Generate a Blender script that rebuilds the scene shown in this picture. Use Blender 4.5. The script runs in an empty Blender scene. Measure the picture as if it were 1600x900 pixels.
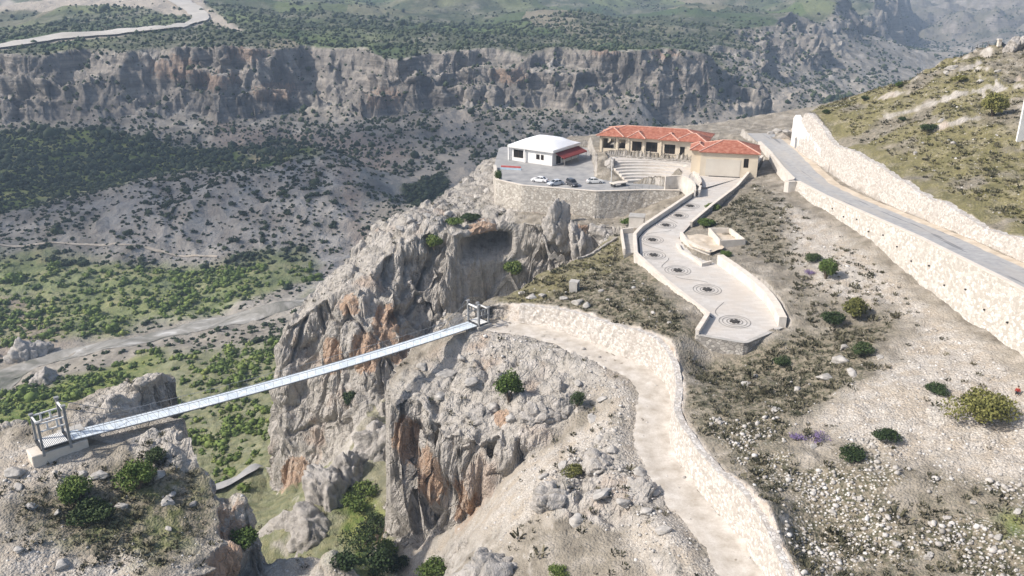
import bpy, bmesh, math, random
import numpy as np
from mathutils import Vector, Matrix
C = bpy.context.scene.collection
R = math.radians
random.seed(7)
rng = np.random.default_rng(11)

# ------------------------------------------------------------------ camera, sky, sun, exposure
CAM_H, PITCH, FPX = 50.0, R(20.5), 1350.0
cam_data = bpy.data.cameras.new('camera')
cam = bpy.data.objects.new('camera', cam_data)
C.objects.link(cam)
cam.location = (0, 0, CAM_H)
cam.rotation_euler = (R(90) - PITCH, 0, 0)
cam_data.sensor_width = 36.0
cam_data.lens = FPX / 1600.0 * 36.0
cam_data.clip_start = 0.5
cam_data.clip_end = 12000
sc = bpy.context.scene
sc.camera = cam

SUN_DIR = Vector((-0.70, -0.16, 0.62)).normalized()      # towards the sun
w = bpy.data.worlds.new('World'); sc.world = w; w.use_nodes = True
nt = w.node_tree
sky = nt.nodes.new('ShaderNodeTexSky'); sky.sky_type = 'NISHITA'; sky.sun_disc = False
sky.sun_elevation = math.asin(SUN_DIR.z)
sky.sun_rotation = math.atan2(SUN_DIR.x, SUN_DIR.y)
sky.air_density = 1.0; sky.dust_density = 2.5
bg = nt.nodes['Background']; bg.inputs['Strength'].default_value = 0.118
nt.links.new(sky.outputs[0], bg.inputs[0])
sd = bpy.data.lights.new('sun', 'SUN'); sd.energy = 3.9; sd.angle = R(1.2); sd.color = (1.0, 0.935, 0.85)
so = bpy.data.objects.new('sun', sd); C.objects.link(so)
so.rotation_euler = (-SUN_DIR).to_track_quat('-Z', 'Y').to_euler(); so.location = (-200, 0, 400)
vs = sc.view_settings
vs.view_transform = 'Standard'; vs.look = 'None'; vs.exposure = 0.56; vs.gamma = 1.0; vs.use_curve_mapping = False
sc.cycles.max_bounces = 4; sc.cycles.diffuse_bounces = 2; sc.cycles.glossy_bounces = 2
sc.cycles.transparent_max_bounces = 8; sc.cycles.volume_bounces = 0
sc.cycles.use_denoising = True

# ------------------------------------------------------------------ small helpers
def tag(o, label=None, cat=None, group=None, kind=None):
    if label: o['label'] = label
    if cat: o['category'] = cat
    if group: o['group'] = group
    if kind: o['kind'] = kind
    return o

def np_mesh(name, V, F, smooth=True):
    """V (n,3) floats, F (m,3|4) ints -> mesh data"""
    me = bpy.data.meshes.new(name)
    V = np.ascontiguousarray(V, dtype=np.float32); F = np.ascontiguousarray(F, dtype=np.int32)
    k = F.shape[1]
    me.vertices.add(len(V)); me.vertices.foreach_set('co', V.ravel())
    me.loops.add(F.size); me.loops.foreach_set('vertex_index', F.ravel())
    me.polygons.add(len(F)); me.polygons.foreach_set('loop_start', np.arange(0, F.size, k, dtype=np.int32))
    if smooth: me.polygons.foreach_set('use_smooth', np.ones(len(F), dtype=bool))
    me.update(calc_edges=True)
    return me

def np_obj(name, V, F, mat, parent=None, smooth=True, attrs=None):
    me = np_mesh(name, V, F, smooth)
    if attrs:
        for k, a in attrs.items():
            at = me.attributes.new(k, 'FLOAT', 'POINT'); at.data.foreach_set('value', np.ascontiguousarray(a, dtype=np.float32))
    if mat: me.materials.append(mat)
    o = bpy.data.objects.new(name, me); C.objects.link(o)
    if parent: o.parent = parent
    return o

def empty(name, loc=(0, 0, 0), rz=0):
    o = bpy.data.objects.new(name, None); C.objects.link(o); o.location = loc; o.rotation_euler = (0, 0, rz)
    o.empty_display_size = 0.5
    return o

def copy_tree(o, parent=None):
    c = o.copy(); C.objects.link(c)
    if parent: c.parent = parent
    for ch in list(o.children): copy_tree(ch, c)
    return c

# ------------------------------------------------------------------ noise (numpy)
def _hash(ix, iy, iz, seed):
    h = (ix.astype(np.uint32) * np.uint32(374761393)) ^ (iy.astype(np.uint32) * np.uint32(668265263)) ^ (iz.astype(np.uint32) * np.uint32(2147483647 - 1013)) ^ np.uint32(seed * 974711 & 0xffffffff)
    h = (h ^ (h >> np.uint32(13))) * np.uint32(1274126177)
    h = (h ^ (h >> np.uint32(16))) * np.uint32(2246822519)
    return h ^ (h >> np.uint32(15))

def noise2(x, y, seed=0):
    x = np.asarray(x, np.float32); y = np.asarray(y, np.float32)
    xi = np.floor(x).astype(np.int64); yi = np.floor(y).astype(np.int64)
    fx = x - xi; fy = y - yi
    u = fx * fx * fx * (fx * (fx * 6 - 15) + 10); v = fy * fy * fy * (fy * (fy * 6 - 15) + 10)
    def g(ax, ay, dx, dy):
        a = (_hash(ax, ay, np.zeros_like(ax), seed) & np.uint32(0xffff)).astype(np.float32) * np.float32(2 * math.pi / 65536)
        return np.cos(a) * dx + np.sin(a) * dy
    n00 = g(xi, yi, fx, fy); n10 = g(xi + 1, yi, fx - 1, fy)
    n01 = g(xi, yi + 1, fx, fy - 1); n11 = g(xi + 1, yi + 1, fx - 1, fy - 1)
    return ((n00 * (1 - u) + n10 * u) * (1 - v) + (n01 * (1 - u) + n11 * u) * v) * 1.5

_G3 = np.array([(1,1,0),(-1,1,0),(1,-1,0),(-1,-1,0),(1,0,1),(-1,0,1),(1,0,-1),(-1,0,-1),(0,1,1),(0,-1,1),(0,1,-1),(0,-1,-1),(1,1,0),(-1,1,0),(0,-1,1),(0,-1,-1)], np.float32)
def noise3(x, y, z, seed=0):
    x = np.asarray(x, np.float32); y = np.asarray(y, np.float32); z = np.asarray(z, np.float32)
    xi = np.floor(x).astype(np.int64); yi = np.floor(y).astype(np.int64); zi = np.floor(z).astype(np.int64)
    fx = x - xi; fy = y - yi; fz = z - zi
    f = lambda t: t * t * t * (t * (t * 6 - 15) + 10)
    u, v, w_ = f(fx), f(fy), f(fz)
    out = 0
    for a in (0, 1):
        for b in (0, 1):
            for c in (0, 1):
                h = (_hash(xi + a, yi + b, zi + c, seed) & np.uint32(15)).astype(np.int64)
                gr = _G3[h]
                d = gr[..., 0] * (fx - a) + gr[..., 1] * (fy - b) + gr[..., 2] * (fz - c)
                out = out + d * (u if a else 1 - u) * (v if b else 1 - v) * (w_ if c else 1 - w_)
    return out

def fbm2(x, y, oct=4, seed=0, gain=0.5):
    s = 0; a = 1.0; f = 1.0
    for k in range(oct):
        s = s + a * noise2(x * f, y * f, seed + k * 17); a *= gain; f *= 2.03
    return s
def fbm3(x, y, z, oct=3, seed=0, gain=0.5):
    s = 0; a = 1.0; f = 1.0
    for k in range(oct):
        s = s + a * noise3(x * f, y * f, z * f, seed + k * 17); a *= gain; f *= 2.03
    return s

def worley3(x, y, z, seed=0):
    """distance to nearest and second nearest cell point, and a random number of the nearest cell"""
    x = np.asarray(x, np.float32).ravel(); y = np.asarray(y, np.float32).ravel(); z = np.asarray(z, np.float32).ravel()
    xi = np.floor(x).astype(np.int64); yi = np.floor(y).astype(np.int64); zi = np.floor(z).astype(np.int64)
    f1 = np.full(x.shape, 9.0, np.float32); f2 = f1.copy(); cid = np.zeros(x.shape, np.float32)
    for a in (-1, 0, 1):
        for b in (-1, 0, 1):
            for c in (-1, 0, 1):
                h = _hash(xi + a, yi + b, zi + c, seed)
                px = xi + a + (h & np.uint32(1023)).astype(np.float32) / 1023; py = yi + b + ((h >> np.uint32(10)) & np.uint32(1023)).astype(np.float32) / 1023
                pz = zi + c + ((h >> np.uint32(20)) & np.uint32(1023)).astype(np.float32) / 1023
                d = (px - x) ** 2 + (py - y) ** 2 + (pz - z) ** 2
                n1 = d < f1; f2 = np.where(n1, f1, np.minimum(f2, d)); f1 = np.where(n1, d, f1)
                cid = np.where(n1, ((h * np.uint32(2654435761)) >> np.uint32(16)).astype(np.float32) / 65535, cid)
    return np.sqrt(f1), np.sqrt(f2), cid

def sstep(e0, e1, x):
    t = np.clip((x - e0) / (e1 - e0), 0, 1)
    return t * t * (3 - 2 * t)

# ------------------------------------------------------------------ from picture directions to points of the place
SP, CP = math.sin(PITCH), math.cos(PITCH)
def ray(u, v):
    a = (v - 450.0) / FPX
    return ((u - 800.0) / FPX, CP - a * SP, -SP - a * CP)
def T(u, v, t):                       # point at forward distance t
    r = ray(u, v); return (r[0] * t, r[1] * t, CAM_H + r[2] * t)
def Pz(u, v, z):                      # point at height z
    r = ray(u, v); t = (z - CAM_H) / r[2]; return (r[0] * t, r[1] * t, z)
def project(x, y, z):
    dz = z - CAM_H
    t = y * CP - dz * SP
    up = y * SP + dz * CP
    return 800 + FPX * x / t, 450 - FPX * up / t, t

def rbf(points, c=4.0, smooth=0.0):
    Pn = np.array(points, np.float64); n = len(Pn)
    S = 100.0
    xy = Pn[:, :2] / S; cc = c / S
    d = np.sqrt(((xy[:, None] - xy[None]) ** 2).sum(-1) + cc * cc)
    A = np.zeros((n + 3, n + 3)); A[:n, :n] = d - np.eye(n) * smooth
    A[:n, n] = 1; A[:n, n + 1:] = xy; A[n, :n] = 1; A[n + 1:, :n] = xy.T
    b = np.zeros(n + 3); b[:n] = Pn[:, 2]
    wts = np.linalg.solve(A, b)
    def ev(X, Y):
        sh = X.shape; x = (X.ravel() / S).astype(np.float32); y = (Y.ravel() / S).astype(np.float32)
        out = (wts[n] + wts[n + 1] * x + wts[n + 2] * y).astype(np.float32)
        for i in range(n):
            out += np.float32(wts[i]) * np.sqrt((x - np.float32(xy[i, 0])) ** 2 + (y - np.float32(xy[i, 1])) ** 2 + np.float32(cc * cc))
        return out.reshape(sh)
    return ev

def poly_sd(poly, X, Y, pad=60):
    """signed distance, positive inside; far away cells clipped to -pad"""
    P = np.array([(p[0], p[1]) for p in poly], np.float32)
    out = np.full(X.shape, -float(pad), np.float32)
    x0, y0 = P.min(0) - pad; x1, y1 = P.max(0) + pad
    sel = (X >= x0) & (X <= x1) & (Y >= y0) & (Y <= y1)
    x = X[sel]; y = Y[sel]
    dmin = np.full(x.shape, 1e9, np.float32); inside = np.zeros(x.shape, bool)
    n = len(P)
    for i in range(n):
        a = P[i]; b = P[(i + 1) % n]; e = b - a
        L = float(e @ e) + 1e-9
        h = np.clip(((x - a[0]) * e[0] + (y - a[1]) * e[1]) / L, 0, 1)
        dmin = np.minimum(dmin, (x - a[0] - h * e[0]) ** 2 + (y - a[1] - h * e[1]) ** 2)
        cond = (a[1] > y) != (b[1] > y)
        if abs(e[1]) > 1e-9:
            inside ^= cond & (x < (b[0] - a[0]) * (y - a[1]) / e[1] + a[0])
    d = np.sqrt(dmin)
    out[sel] = np.where(inside, d, -np.minimum(d, pad))
    return out

def line_dist(line, X, Y, pad=40):
    P = np.array([(p[0], p[1]) for p in line], np.float32)
    out = np.full(X.shape, float(pad), np.float32)
    x0, y0 = P.min(0) - pad; x1, y1 = P.max(0) + pad
    sel = (X >= x0) & (X <= x1) & (Y >= y0) & (Y <= y1)
    x = X[sel]; y = Y[sel]; dmin = np.full(x.shape, float(pad) ** 2, np.float32)
    for a, b in zip(P[:-1], P[1:]):
        e = b - a; L = float(e @ e) + 1e-9
        h = np.clip(((x - a[0]) * e[0] + (y - a[1]) * e[1]) / L, 0, 1)
        dmin = np.minimum(dmin, (x - a[0] - h * e[0]) ** 2 + (y - a[1] - h * e[1]) ** 2)
    out[sel] = np.sqrt(dmin)
    return out

def resample(line, step):
    P = np.array(line, float); seg = np.linalg.norm(np.diff(P, axis=0), axis=1); s = np.r_[0, np.cumsum(seg)]
    n = max(2, int(s[-1] / step) + 1); q = np.linspace(0, s[-1], n)
    return np.stack([np.interp(q, s, P[:, k]) for k in range(P.shape[1])], 1)

def smooth_line(line, it=2):
    P = np.array(line, float)
    for _ in range(it):
        Q = [P[0]]
        for a, b in zip(P[:-1], P[1:]): Q += [a * .75 + b * .25, a * .25 + b * .75]
        Q.append(P[-1]); P = np.array(Q)
    return P
# ------------------------------------------------------------------ the shape of the land
# lowland: gorge bottom, valley floor, the far bank, talus under the far cliffs
LOW = [T(*p) for p in [
 (900,600,137),(900,680,125),(980,650,124),(950,750,110.5),(850,800,108),(700,882,120),(1000,880,96),(715,815,136),(650,848,142),
 (600,862,146),(860,740,116),(830,725,124),(560,880,150),(550,790,165),(580,655,186),
 (430,790,190),(380,745,215),(340,760,212),(420,720,222),(300,650,268),(100,600,305),(450,530,330),(250,740,230),(150,660,270),
 (480,450,412),(300,515,370),(100,570,345),(0,600,335),(-150,640,310),
 (300,460,415),(450,420,440),(100,460,420),(300,400,466),(0,420,450),(-200,420,460),(550,390,470),
 (300,272,542),(380,260,552),(200,290,545),(0,330,520),(100,310,545),(0,270,610),(490,224,574),(440,245,556),(560,268,536),(640,330,488),(600,370,480),
 (300,245,688),(100,240,690),(420,238,690),(300,226,730),(0,218,735),(-200,215,735),(520,222,722),(600,248,660),(800,220,720),(730,240,652),(670,285,572),(620,310,540),
 (1180,180,900),(1250,155,1050),(1330,145,1150),(1450,110,1450),(1500,85,1800),(1050,205,790),(960,215,740),
 (300,198,752),(550,205,715),(800,195,735),(1000,160,785),(100,195,755),(-200,195,765),(1100,140,850),(1180,110,960),
 (1300,100,1250),(1300,40,1400),(1380,60,1500),(1400,100,1400),(1480,75,2000),(1600,65,1800),(1700,60,1900),
 (1230,130,1100),(1200,70,1200),(1000,188,815),(1100,172,872)]]
LOW += [(-26,164,-46),(-13,165,-37),(-45,168,-60),(-55,175,-67),(-62,186,-68),(-36,167,-49),(-18,185,-40),(-5,192,-34),(8,184,-25),(18,190,-19),(-5,178,-31),(-40,140,-46),(-31,120,-48),(-30,95,-36),(-20,95,-34),(-60,140,-56),(-80,150,-64),
        (-60,125,-44),(-110,130,-62),(-110,180,-74),(-10,80,-22),(-30,60,-34),(0,50,-22),(20,40,-18),(-120,100,-58),
        (10,230,-48),(50,300,-72),(120,345,-80),(-30,245,-62),(-45,220,-66),(-65,185,-67),(200,420,-92),(300,400,-85),(250,250,-60),
        (-215,592,-91),(-150,610,-90),(-280,600,-92),(-100,600,-88),(150,600,-95),(300,700,-100),(500,900,-105)]
LOW += [T(330,905,112), T(430,880,114), T(520,893,114), T(430,912,110), (-47,122,-58), (-39,113,-52), (-33,108,-46), (-45,150,-56)]
lowland = rbf(LOW, c=5.0)

# upland: house plateau, slopes below the road, rock spur, front rock
UP = [T(*p) for p in [
 (1245,305,195),(1270,318,188),(1440,450,140),(1600,565,112),(1300,500,135),(1200,440,150),(1400,600,112),(1500,700,98),
 (1600,800,87),(1250,600,120),(1350,750,96),(1240,830,92),(1500,890,83),(1150,330,187),(1200,300,200),(1230,400,162),
 (1090,565,131.5),(1240,520,133),(1075,545,132),(900,500,146),(830,490,152),(960,440,158),(900,450,158),(860,425,167),(900,408,174),
 (980,375,180),(700,490,158),(780,455,165),(660,530,156),(1075,600,124),(1065,650,115),(1130,740,102),(1220,810,92),(1222,890,85),
 (640,560,153),(700,560,150),(760,600,140),(820,640,131),(610,600,148),(720,665,134),(780,685,130),(900,660,127),(850,600,138),
 (640,332,222),(560,410,213),(500,490,203),(470,540,199),(440,620,194),(745,351,215),(695,347,216),(795,352,214),(720,345,219),(760,320,226),(690,322,229)]]
UP += [(15,208,-9),(3,209,-9.6),(27,208,-9),(40,206,-5),(-3,222,-8.5),(30,196,-7),(36,190,-5),(20,225,-4),(0,245,-4),(45,215,0),(60,215,.3),(70,235,3),(85,265,2.5),(60,262,1),(30,255,1),
       (40,240,2.5),(30,232,2),(55,245,2),(70,60,4),(90,120,6),(120,200,8),(60,20,-2),(30,40,-8),(75,200,2.6),(75,150,4)]
upland = rbf(UP, c=3.0)
UP_POLY = [(260,-40),(260,340),(150,330),(120,300),(88,290),(60,284),(25,280),(-8,274),(-16,245),(-24,229),(-33,222),(-43,208),(-52,197),(-58,190),(-58,184),(-51,178),
           (-41,174),(-33,175),(-26,180),(-21,189),(-14,199),(-6,205),(2,206),(9,204),(20,201),(27,194),(23,181),(15,169),(7.6,160),(-4,152.5),(-13,145.5),
           (-18.6,143),(-22.7,138),(-21.8,130.5),(-16.6,123),(-10,116.4),(-2,112.6),(4.7,111),(12,114),(17,116),(17,110),(14.5,103),(16.5,96),(19.5,86),(21,75),(20,40),(20,-40)]
# the isolated rock that carries the near bridge portal
DR = [T(*p) for p in [(75,705,112),(200,650,118),(0,740,108),(150,880,98),(300,735,110),(340,830,105),(0,880,95),(250,900,95),(230,700,112),(120,760,107),(-100,720,115)]] + [(-60,40,-20),(-120,60,-14)]
portal_rock = rbf(DR, c=2.0)
DR_POLY = [(-140,112),(-78,105),(-67,106),(-60,113.5),(-51,115),(-45,106),(-41,98.5),(-37,93),(-34,85),(-36,60),(-60,25),(-140,20)]
# hillside above the road
HILL = [T(*p) for p in [(1253,186,222),(1300,228,208),(1400,275,176),(1500,328,151),(1600,372,132),(1450,220,185),(1550,200,180),(1550,300,155),(1600,250,168),
        (1400,135,236),(1320,162,240),(1600,150,190),(1600,78,215),(1500,95,230),(1600,350,140)]] + [(150,100,26),(150,200,36),(105,272,9),(130,262,12),(165,245,26),(90,70,13),(90,262,9),(200,150,40),(150,300,6),(220,280,25)]
hillside = rbf(HILL, c=3.0)
# road: (x, y, z) along its left edge
ROAD_L = np.array([(68.5,252,3.6),(68,238,3.5),(67.3,225,3.3),(65.5,207,3.0),(64.6,194,2.9),(65.4,178,3.6),(66.2,160,5.0),(66.8,138,6.9),(67,112,8.7),(67,85,10),(67,20,12)])
ROAD_W = np.array([9.5,9.5,9.5,10.5,11.5,11.0,10.3,9.6,9.3,9.3,9.3])
ROAD_R = ROAD_L + np.stack([ROAD_W, 0 * ROAD_W, 0 * ROAD_W], 1)
# promenade terrace outline (left side from the far end to the near end, then the right side back)
def terr_z(y): return np.interp(y, [118, 135, 165, 185, 202, 212], [-4.0, -3.6, -2.2, -1.2, -.4, 0.0])
def TZ(u, v):
    z = -2.0
    for _ in range(6):
        p = Pz(u, v, z); z = float(terr_z(p[1]))
    return (p[0], p[1], z)
TERR_LEFT = [TZ(*p) for p in [(1086,302),(1040,333),(1000,360),(989,372),(991,402),(1040,447),(1103,497),(1086,524)]]
TERR_RIGHT = [TZ(*p) for p in [(1165,537),(1216,512),(1200,478),(1168,447),(1120,413),(1085,398),(1060,372),(1078,352),(1110,325),(1148,296),(1180,268)]]
TERR_POLY = TERR_LEFT + TERR_RIGHT + [Pz(1128,280,0), Pz(1096,284,0)]
PARK_Z = -3.2
PARK_POLY = [Pz(u, v, PARK_Z) for u, v in [(776,291),(815,303),(925,316),(1015,311),(1040,306),(1062,296),(1040,280),(985,268),(930,262),(918,252),(880,248),(815,262),(795,268)]]
PARK_POLY = [(-4.2,220.5,0),(2.6,214.2,0),(21,208.0,0),(33,209.5,0),(41.5,209.0,0),(43,214,0),(37,219,0),(29,221,0),(22.5,226,0),(23.5,240,0),(24,268,0),(-4,268,0),(-5.2,238,0)]
PLAZA_POLY = [(43.5,207.5,0),(46,202,0),(58,213,0),(63.5,222,0),(66.5,240,0),(57,238,0),(51,231.6,0),(40,235.6,0),(31,238.5,0),(26,238.5,0)] + [(34 + 21.9 * math.cos(a), 211.5 + 21.9 * math.sin(a), 0) for a in np.radians([110, 100, 90, 80, 70, 60, 50])] + [(43.5,222,0),(43,214,0)]
MOUND_POLY = [(23.5,242.2,0),(33,239.2,0),(43,235.4,0),(51,232.6,0),(56,240,0),(66,256,0),(66,264,0),(22,266,0)]
# dirt track under the terrace
DIRT = np.array([T(*p) for p in [(770,508,156),(850,517,151),(950,560,140),(1015,588,134),(1027,640,125),(1012,690,117.5),(1062,770,106),(1140,860,95),(1180,950,86)]])
DIRT = np.vstack([DIRT, [(25,62,-10),(27,40,-10)]])
DIRT_S = smooth_line(DIRT, 2)

# --- near raster
NX0, NX1, NY0, NY1, NRES = -145.0, 195.0, 22.0, 318.0, 0.34
nxs = np.arange(NX0, NX1, NRES, dtype=np.float32); nys = np.arange(NY0, NY1, NRES, dtype=np.float32)
GX, GY = np.meshgrid(nxs, nys)
# --- far raster: bearing x distance (log)
FS0, FS1, FNS = -0.98, 0.98, 720
FL0, FL1, FNL = math.log(100.0), math.log(5200.0), 1250
fsv = np.linspace(FS0, FS1, FNS, dtype=np.float32); flv = np.linspace(FL0, FL1, FNL, dtype=np.float32)
FS, FL = np.meshgrid(fsv, flv); FY = np.exp(FL); FX = FS * FY

FAR_TOP = [T(*p) for p in [(-300,130,785),(0,95,792),(150,80,800),(300,75,802),(400,75,812),(480,75,835),(620,85,800),(750,80,800),(850,80,830),(950,80,812),(1110,85,850),(1140,110,900),
  (0,60,900),(200,40,950),(300,30,1000),(0,10,1300),(600,40,1050),(600,0,1500),(900,30,1200),(900,0,1600),(1200,30,1350),(1200,0,1700),(-300,60,950),(-300,0,1400),(1380,0,2000),(1300,45,1390)]] + \
  [(-1500,2500,10),(0,2600,8),(1000,2600,0),(-2500,4000,60),(0,4500,70),(1500,4000,30),(1800,3500,0),(-2500,2000,0)]
far_top = rbf(FAR_TOP, c=15.0)
FAR_EDGE = [T(*p) for p in [(-900,160,700),(-300,130,775),(0,95,780),(150,80,790),(300,75,792),(400,75,800),(480,75,832),(540,80,825),(620,85,790),(750,80,790),(850,80,820),(950,80,800),(1040,80,815),(1110,85,840),(1140,105,880),
  (1165,75,1000),(1200,55,1150),(1290,45,1330),(1380,20,1800),(1430,10,2300)]]
FAR_POLY = [(p[0], p[1]) for p in FAR_EDGE] + [(1200,5200),(-6000,5200),(-6000,400)]

def lowland_full(X, Y):
    h = lowland(X, Y)
    return h
# mountains closing the canyon at the far right
MT = [T(*p) for p in [(1440,72,2000),(1480,72,2050),(1500,0,2500),(1600,60,1900),(1600,20,2150),(1420,20,2600),(1700,40,1800)]] + [(1500,3000,60),(2500,3300,160),(2600,2200,120),(1500,4500,160),(1200,2900,-20),(3000,4500,200),(1900,1750,0),(800,1300,-100),(1000,1600,-115),(1100,1400,-105),(1000,2200,-110),(900,3000,-60)]
mountain = rbf(MT, c=30)
MT_POLY = [(1010,2000),(1150,1960),(1240,1820),(1400,1700),(1800,1650),(4500,2500),(4500,5200),(1100,5200),(960,3300),(950,2500)]

def build_far():
    L = lowland(FX, FY)
    far = sstep(180, 420, FY)
    # gullies and hummocks
    g = fbm2(FX / 90, FY / 90, 4, 3)
    rid = np.abs(fbm2(FX / 45 + .3 * g, FY / 60, 3, 9))
    L = L + far * (g * 4.5 - rid * 7.0 * sstep(0, 1, g + .6) + fbm2(FX / 12, FY / 12, 3, 21) * .7)
    A = far_top(FX, FY) + fbm2(FX / 140, FY / 140, 4, 5) * 6 + fbm2(FX / 25, FY / 25, 3, 6) * 1.0
    A = A + sstep(880, 1700, FY) * fbm2(FX / 380, FY / 380, 5, 55) * 42
    d = poly_sd(FAR_POLY, FX, FY, 120)
    wob = fbm2(FX / 95, FY / 95, 4, 31) * 30 + np.abs(fbm2(FX / 16, FY / 16, 3, 37)) * 11
    d2 = d + wob
    t = np.clip((d2 + 30) / 62, 0, 1)
    # two rock bands with a ledge between them
    tw = np.clip(t + fbm2(FX / 80, FY / 80, 3, 39) * .10, 0, 1)
    S = .34 * sstep(.03, .24, tw) + .10 * t + .26 * sstep(.36, .50, tw) + .30 * sstep(.66, .88, tw)
    crag = sstep(-.15, .30, fbm2(FX / 105, FY / 105, 3, 41) + .06)
    S = S * crag + (1 - crag) * (.75 * sstep(0, 1, t) + .25 * S)
    H = L + (np.maximum(A, L + 2) - L) * S
    M = mountain(FX, FY) + np.abs(fbm2(FX / 260, FY / 260, 5, 77)) * 70 - 25
    dm = poly_sd(MT_POLY, FX, FY, 300) + fbm2(FX / 200, FY / 200, 4, 71) * 60
    sm = sstep(-80, 120, dm)
    H = H * (1 - sm) + np.maximum(M, H - 10) * sm
    cliff = sstep(.02, .12, t) * (1 - sstep(.88, .99, t)) * (1 - sm) * (.3 + .7 * crag)
    return H.astype(np.float32), cliff.astype(np.float32), t.astype(np.float32), sm.astype(np.float32)
FAR_H, FAR_CLIFF, FAR_T, FAR_MT = build_far()

def bil(grid, i, j):
    i = np.clip(i, 0, grid.shape[0] - 1.001); j = np.clip(j, 0, grid.shape[1] - 1.001)
    i0 = i.astype(np.int32); j0 = j.astype(np.int32); a = (i - i0).astype(np.float32); b = (j - j0).astype(np.float32)
    return (grid[i0, j0] * (1 - b) + grid[i0, j0 + 1] * b) * (1 - a) + (grid[i0 + 1, j0] * (1 - b) + grid[i0 + 1, j0 + 1] * b) * a
def far_look(grid, X, Y):
    Yc = np.maximum(Y, 1.0)
    return bil(grid, (np.log(Yc) - FL0) / (FL1 - FL0) * (FNL - 1), (X / Yc - FS0) / (FS1 - FS0) * (FNS - 1))
def near_look(grid, X, Y):
    return bil(grid, (Y - NY0) / NRES, (X - NX0) / NRES)
def near_w(X, Y):
    return sstep(0, 25, X - NX0) * sstep(0, 25, NX1 - X) * sstep(0, 30, NY1 - Y)

def DR_CRAG(X, Y): return np.maximum(7.5 - np.hypot((X + 51.5) * 1.0, (Y - 107) * 1.3), 4.5 - np.hypot(X + 44, Y - 101))
def build_near():
    X, Y = GX, GY
    n1 = fbm2(X / 16, Y / 16, 4, 101); n2 = np.abs(fbm2(X / 6.5, Y / 6.5, 3, 102)); n3 = fbm2(X / 2.2, Y / 2.2, 3, 103)
    L = lowland(X, Y) + sstep(60, 120, -X) * fbm2(X / 25, Y / 25, 4, 104) * 1.6 + n3 * .22 + fbm2(X / 7, Y / 7, 3, 105) * .5
    U = upland(X, Y) + n3 * .22 + fbm2(X / 7, Y / 7, 3, 105) * .35
    # rough blocky ground on the spur and on the front rock
    rocky = np.maximum(sstep(6, -4, X) * sstep(196, 202, Y), sstep(26, 12, np.hypot(X + 5, (Y - 124) * 1.1)))
    rocky = np.maximum(rocky, sstep(-24, -34, X) * sstep(155, 165, Y))
    f1_, f2_, cid_ = worley3(X / 5.5 + n1 * .35, Y / 5.5, X * 0 + .3, 115); f1_ = f1_.reshape(X.shape); ed_ = (f2_.reshape(X.shape) - f1_); cid_ = cid_.reshape(X.shape)
    lump = (cid_ - .3) * 2.2 * sstep(0, .35, ed_) - .7 * (1 - sstep(0, .2, ed_)) - f1_ * .6
    U = U + rocky * (lump * .75 + n3 * .25)
    d = poly_sd(UP_POLY, X, Y, 60)
    cavz = sstep(-17, -13, X) * sstep(5, 1, X) * sstep(190, 198, Y)
    dd = d + (n1 * 2.2 + (n2 - .4) * 3.0 * sstep(30, 10, np.abs(X + 15))) * (1 - .85 * cavz)
    # scree banks (south of the dirt track) carry no cliff: keep that side soft
    soft = sstep(8, 16, X) * sstep(122, 116, Y)
    lean = sstep(-12, -22, X) * sstep(160, 168, Y) * sstep(3, -3, Y - (196 + (X + 40) * .45)) * (.25 + .75 * sstep(-59, -48, X))
    lean = np.maximum(lean, .16 * cavz)
    wd = 2.6 + lean * 17 + soft * 6
    s = np.clip((dd + wd * (.8 - .5 * lean)) / wd, 0, 1)
    S = (.8 - .5 * lean) * sstep(0, 1, s) + (.2 + .5 * lean) * s
    H = L + (U - L) * S
    cliff = sstep(.02, .1, S) * (1 - sstep(.9, .99, S)) * sstep(2.0, 6.0, U - L)
    rk2 = poly_sd([p[:2] for p in (T(900,640,130),T(985,625,126),T(970,700,118),T(1050,800,104),T(1000,840,102),T(870,830,106),T(830,760,114))], X, Y, 30)
    rk2 = sstep(-2, 2.5, rk2 + n1 * 2) * sstep(-.1, .25, n1 + .15); H = H + rk2 * (lump + .5) * .8
    global ROCKY, CALM; CALM = cavz; ROCKY = np.maximum(np.maximum(rocky * sstep(-3, 2, d) , rk2), sstep(-4, 0, DR_CRAG(X, Y)))
    # portal rock
    crg = sstep(-4, 1, DR_CRAG(X, Y)); Dz = portal_rock(X, Y) + crg * (lump + .5) * .7 + n3 * .3 + fbm2(X / 9, Y / 9, 3, 120) * .5
    pk = sstep(8, 2, np.hypot(X + 54.5, Y - 109.5)); Dz = Dz + pk * 1.1
    dp = poly_sd(DR_POLY, X, Y, 60) + n1 * 1.6 + (n2 - .4) * 2.2
    sp = np.clip((dp + 2.4) / 3.2, 0, 1); Sp = sstep(0, 1, sp)
    H = H * (1 - Sp) + np.maximum(Dz, H) * Sp
    cliff = np.maximum(cliff * (1 - Sp), sstep(.02, .1, Sp) * (1 - sstep(.9, .99, Sp)))
    kn = -21.9 - .022 * (X + 28) ** 2 - .9 * np.maximum(0, Y - 92.5 + n1) ** 1.25 - .06 * np.maximum(0, 92 - Y) + n3 * .3 + (n2 - .4) * 1.0
    kn = np.where((X < -8) & (X > -48) & (Y < 125), kn, -200); H = np.maximum(H, kn)
    return H, cliff, L
NEAR_H, NEAR_CLIFF, _L = build_near()

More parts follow.
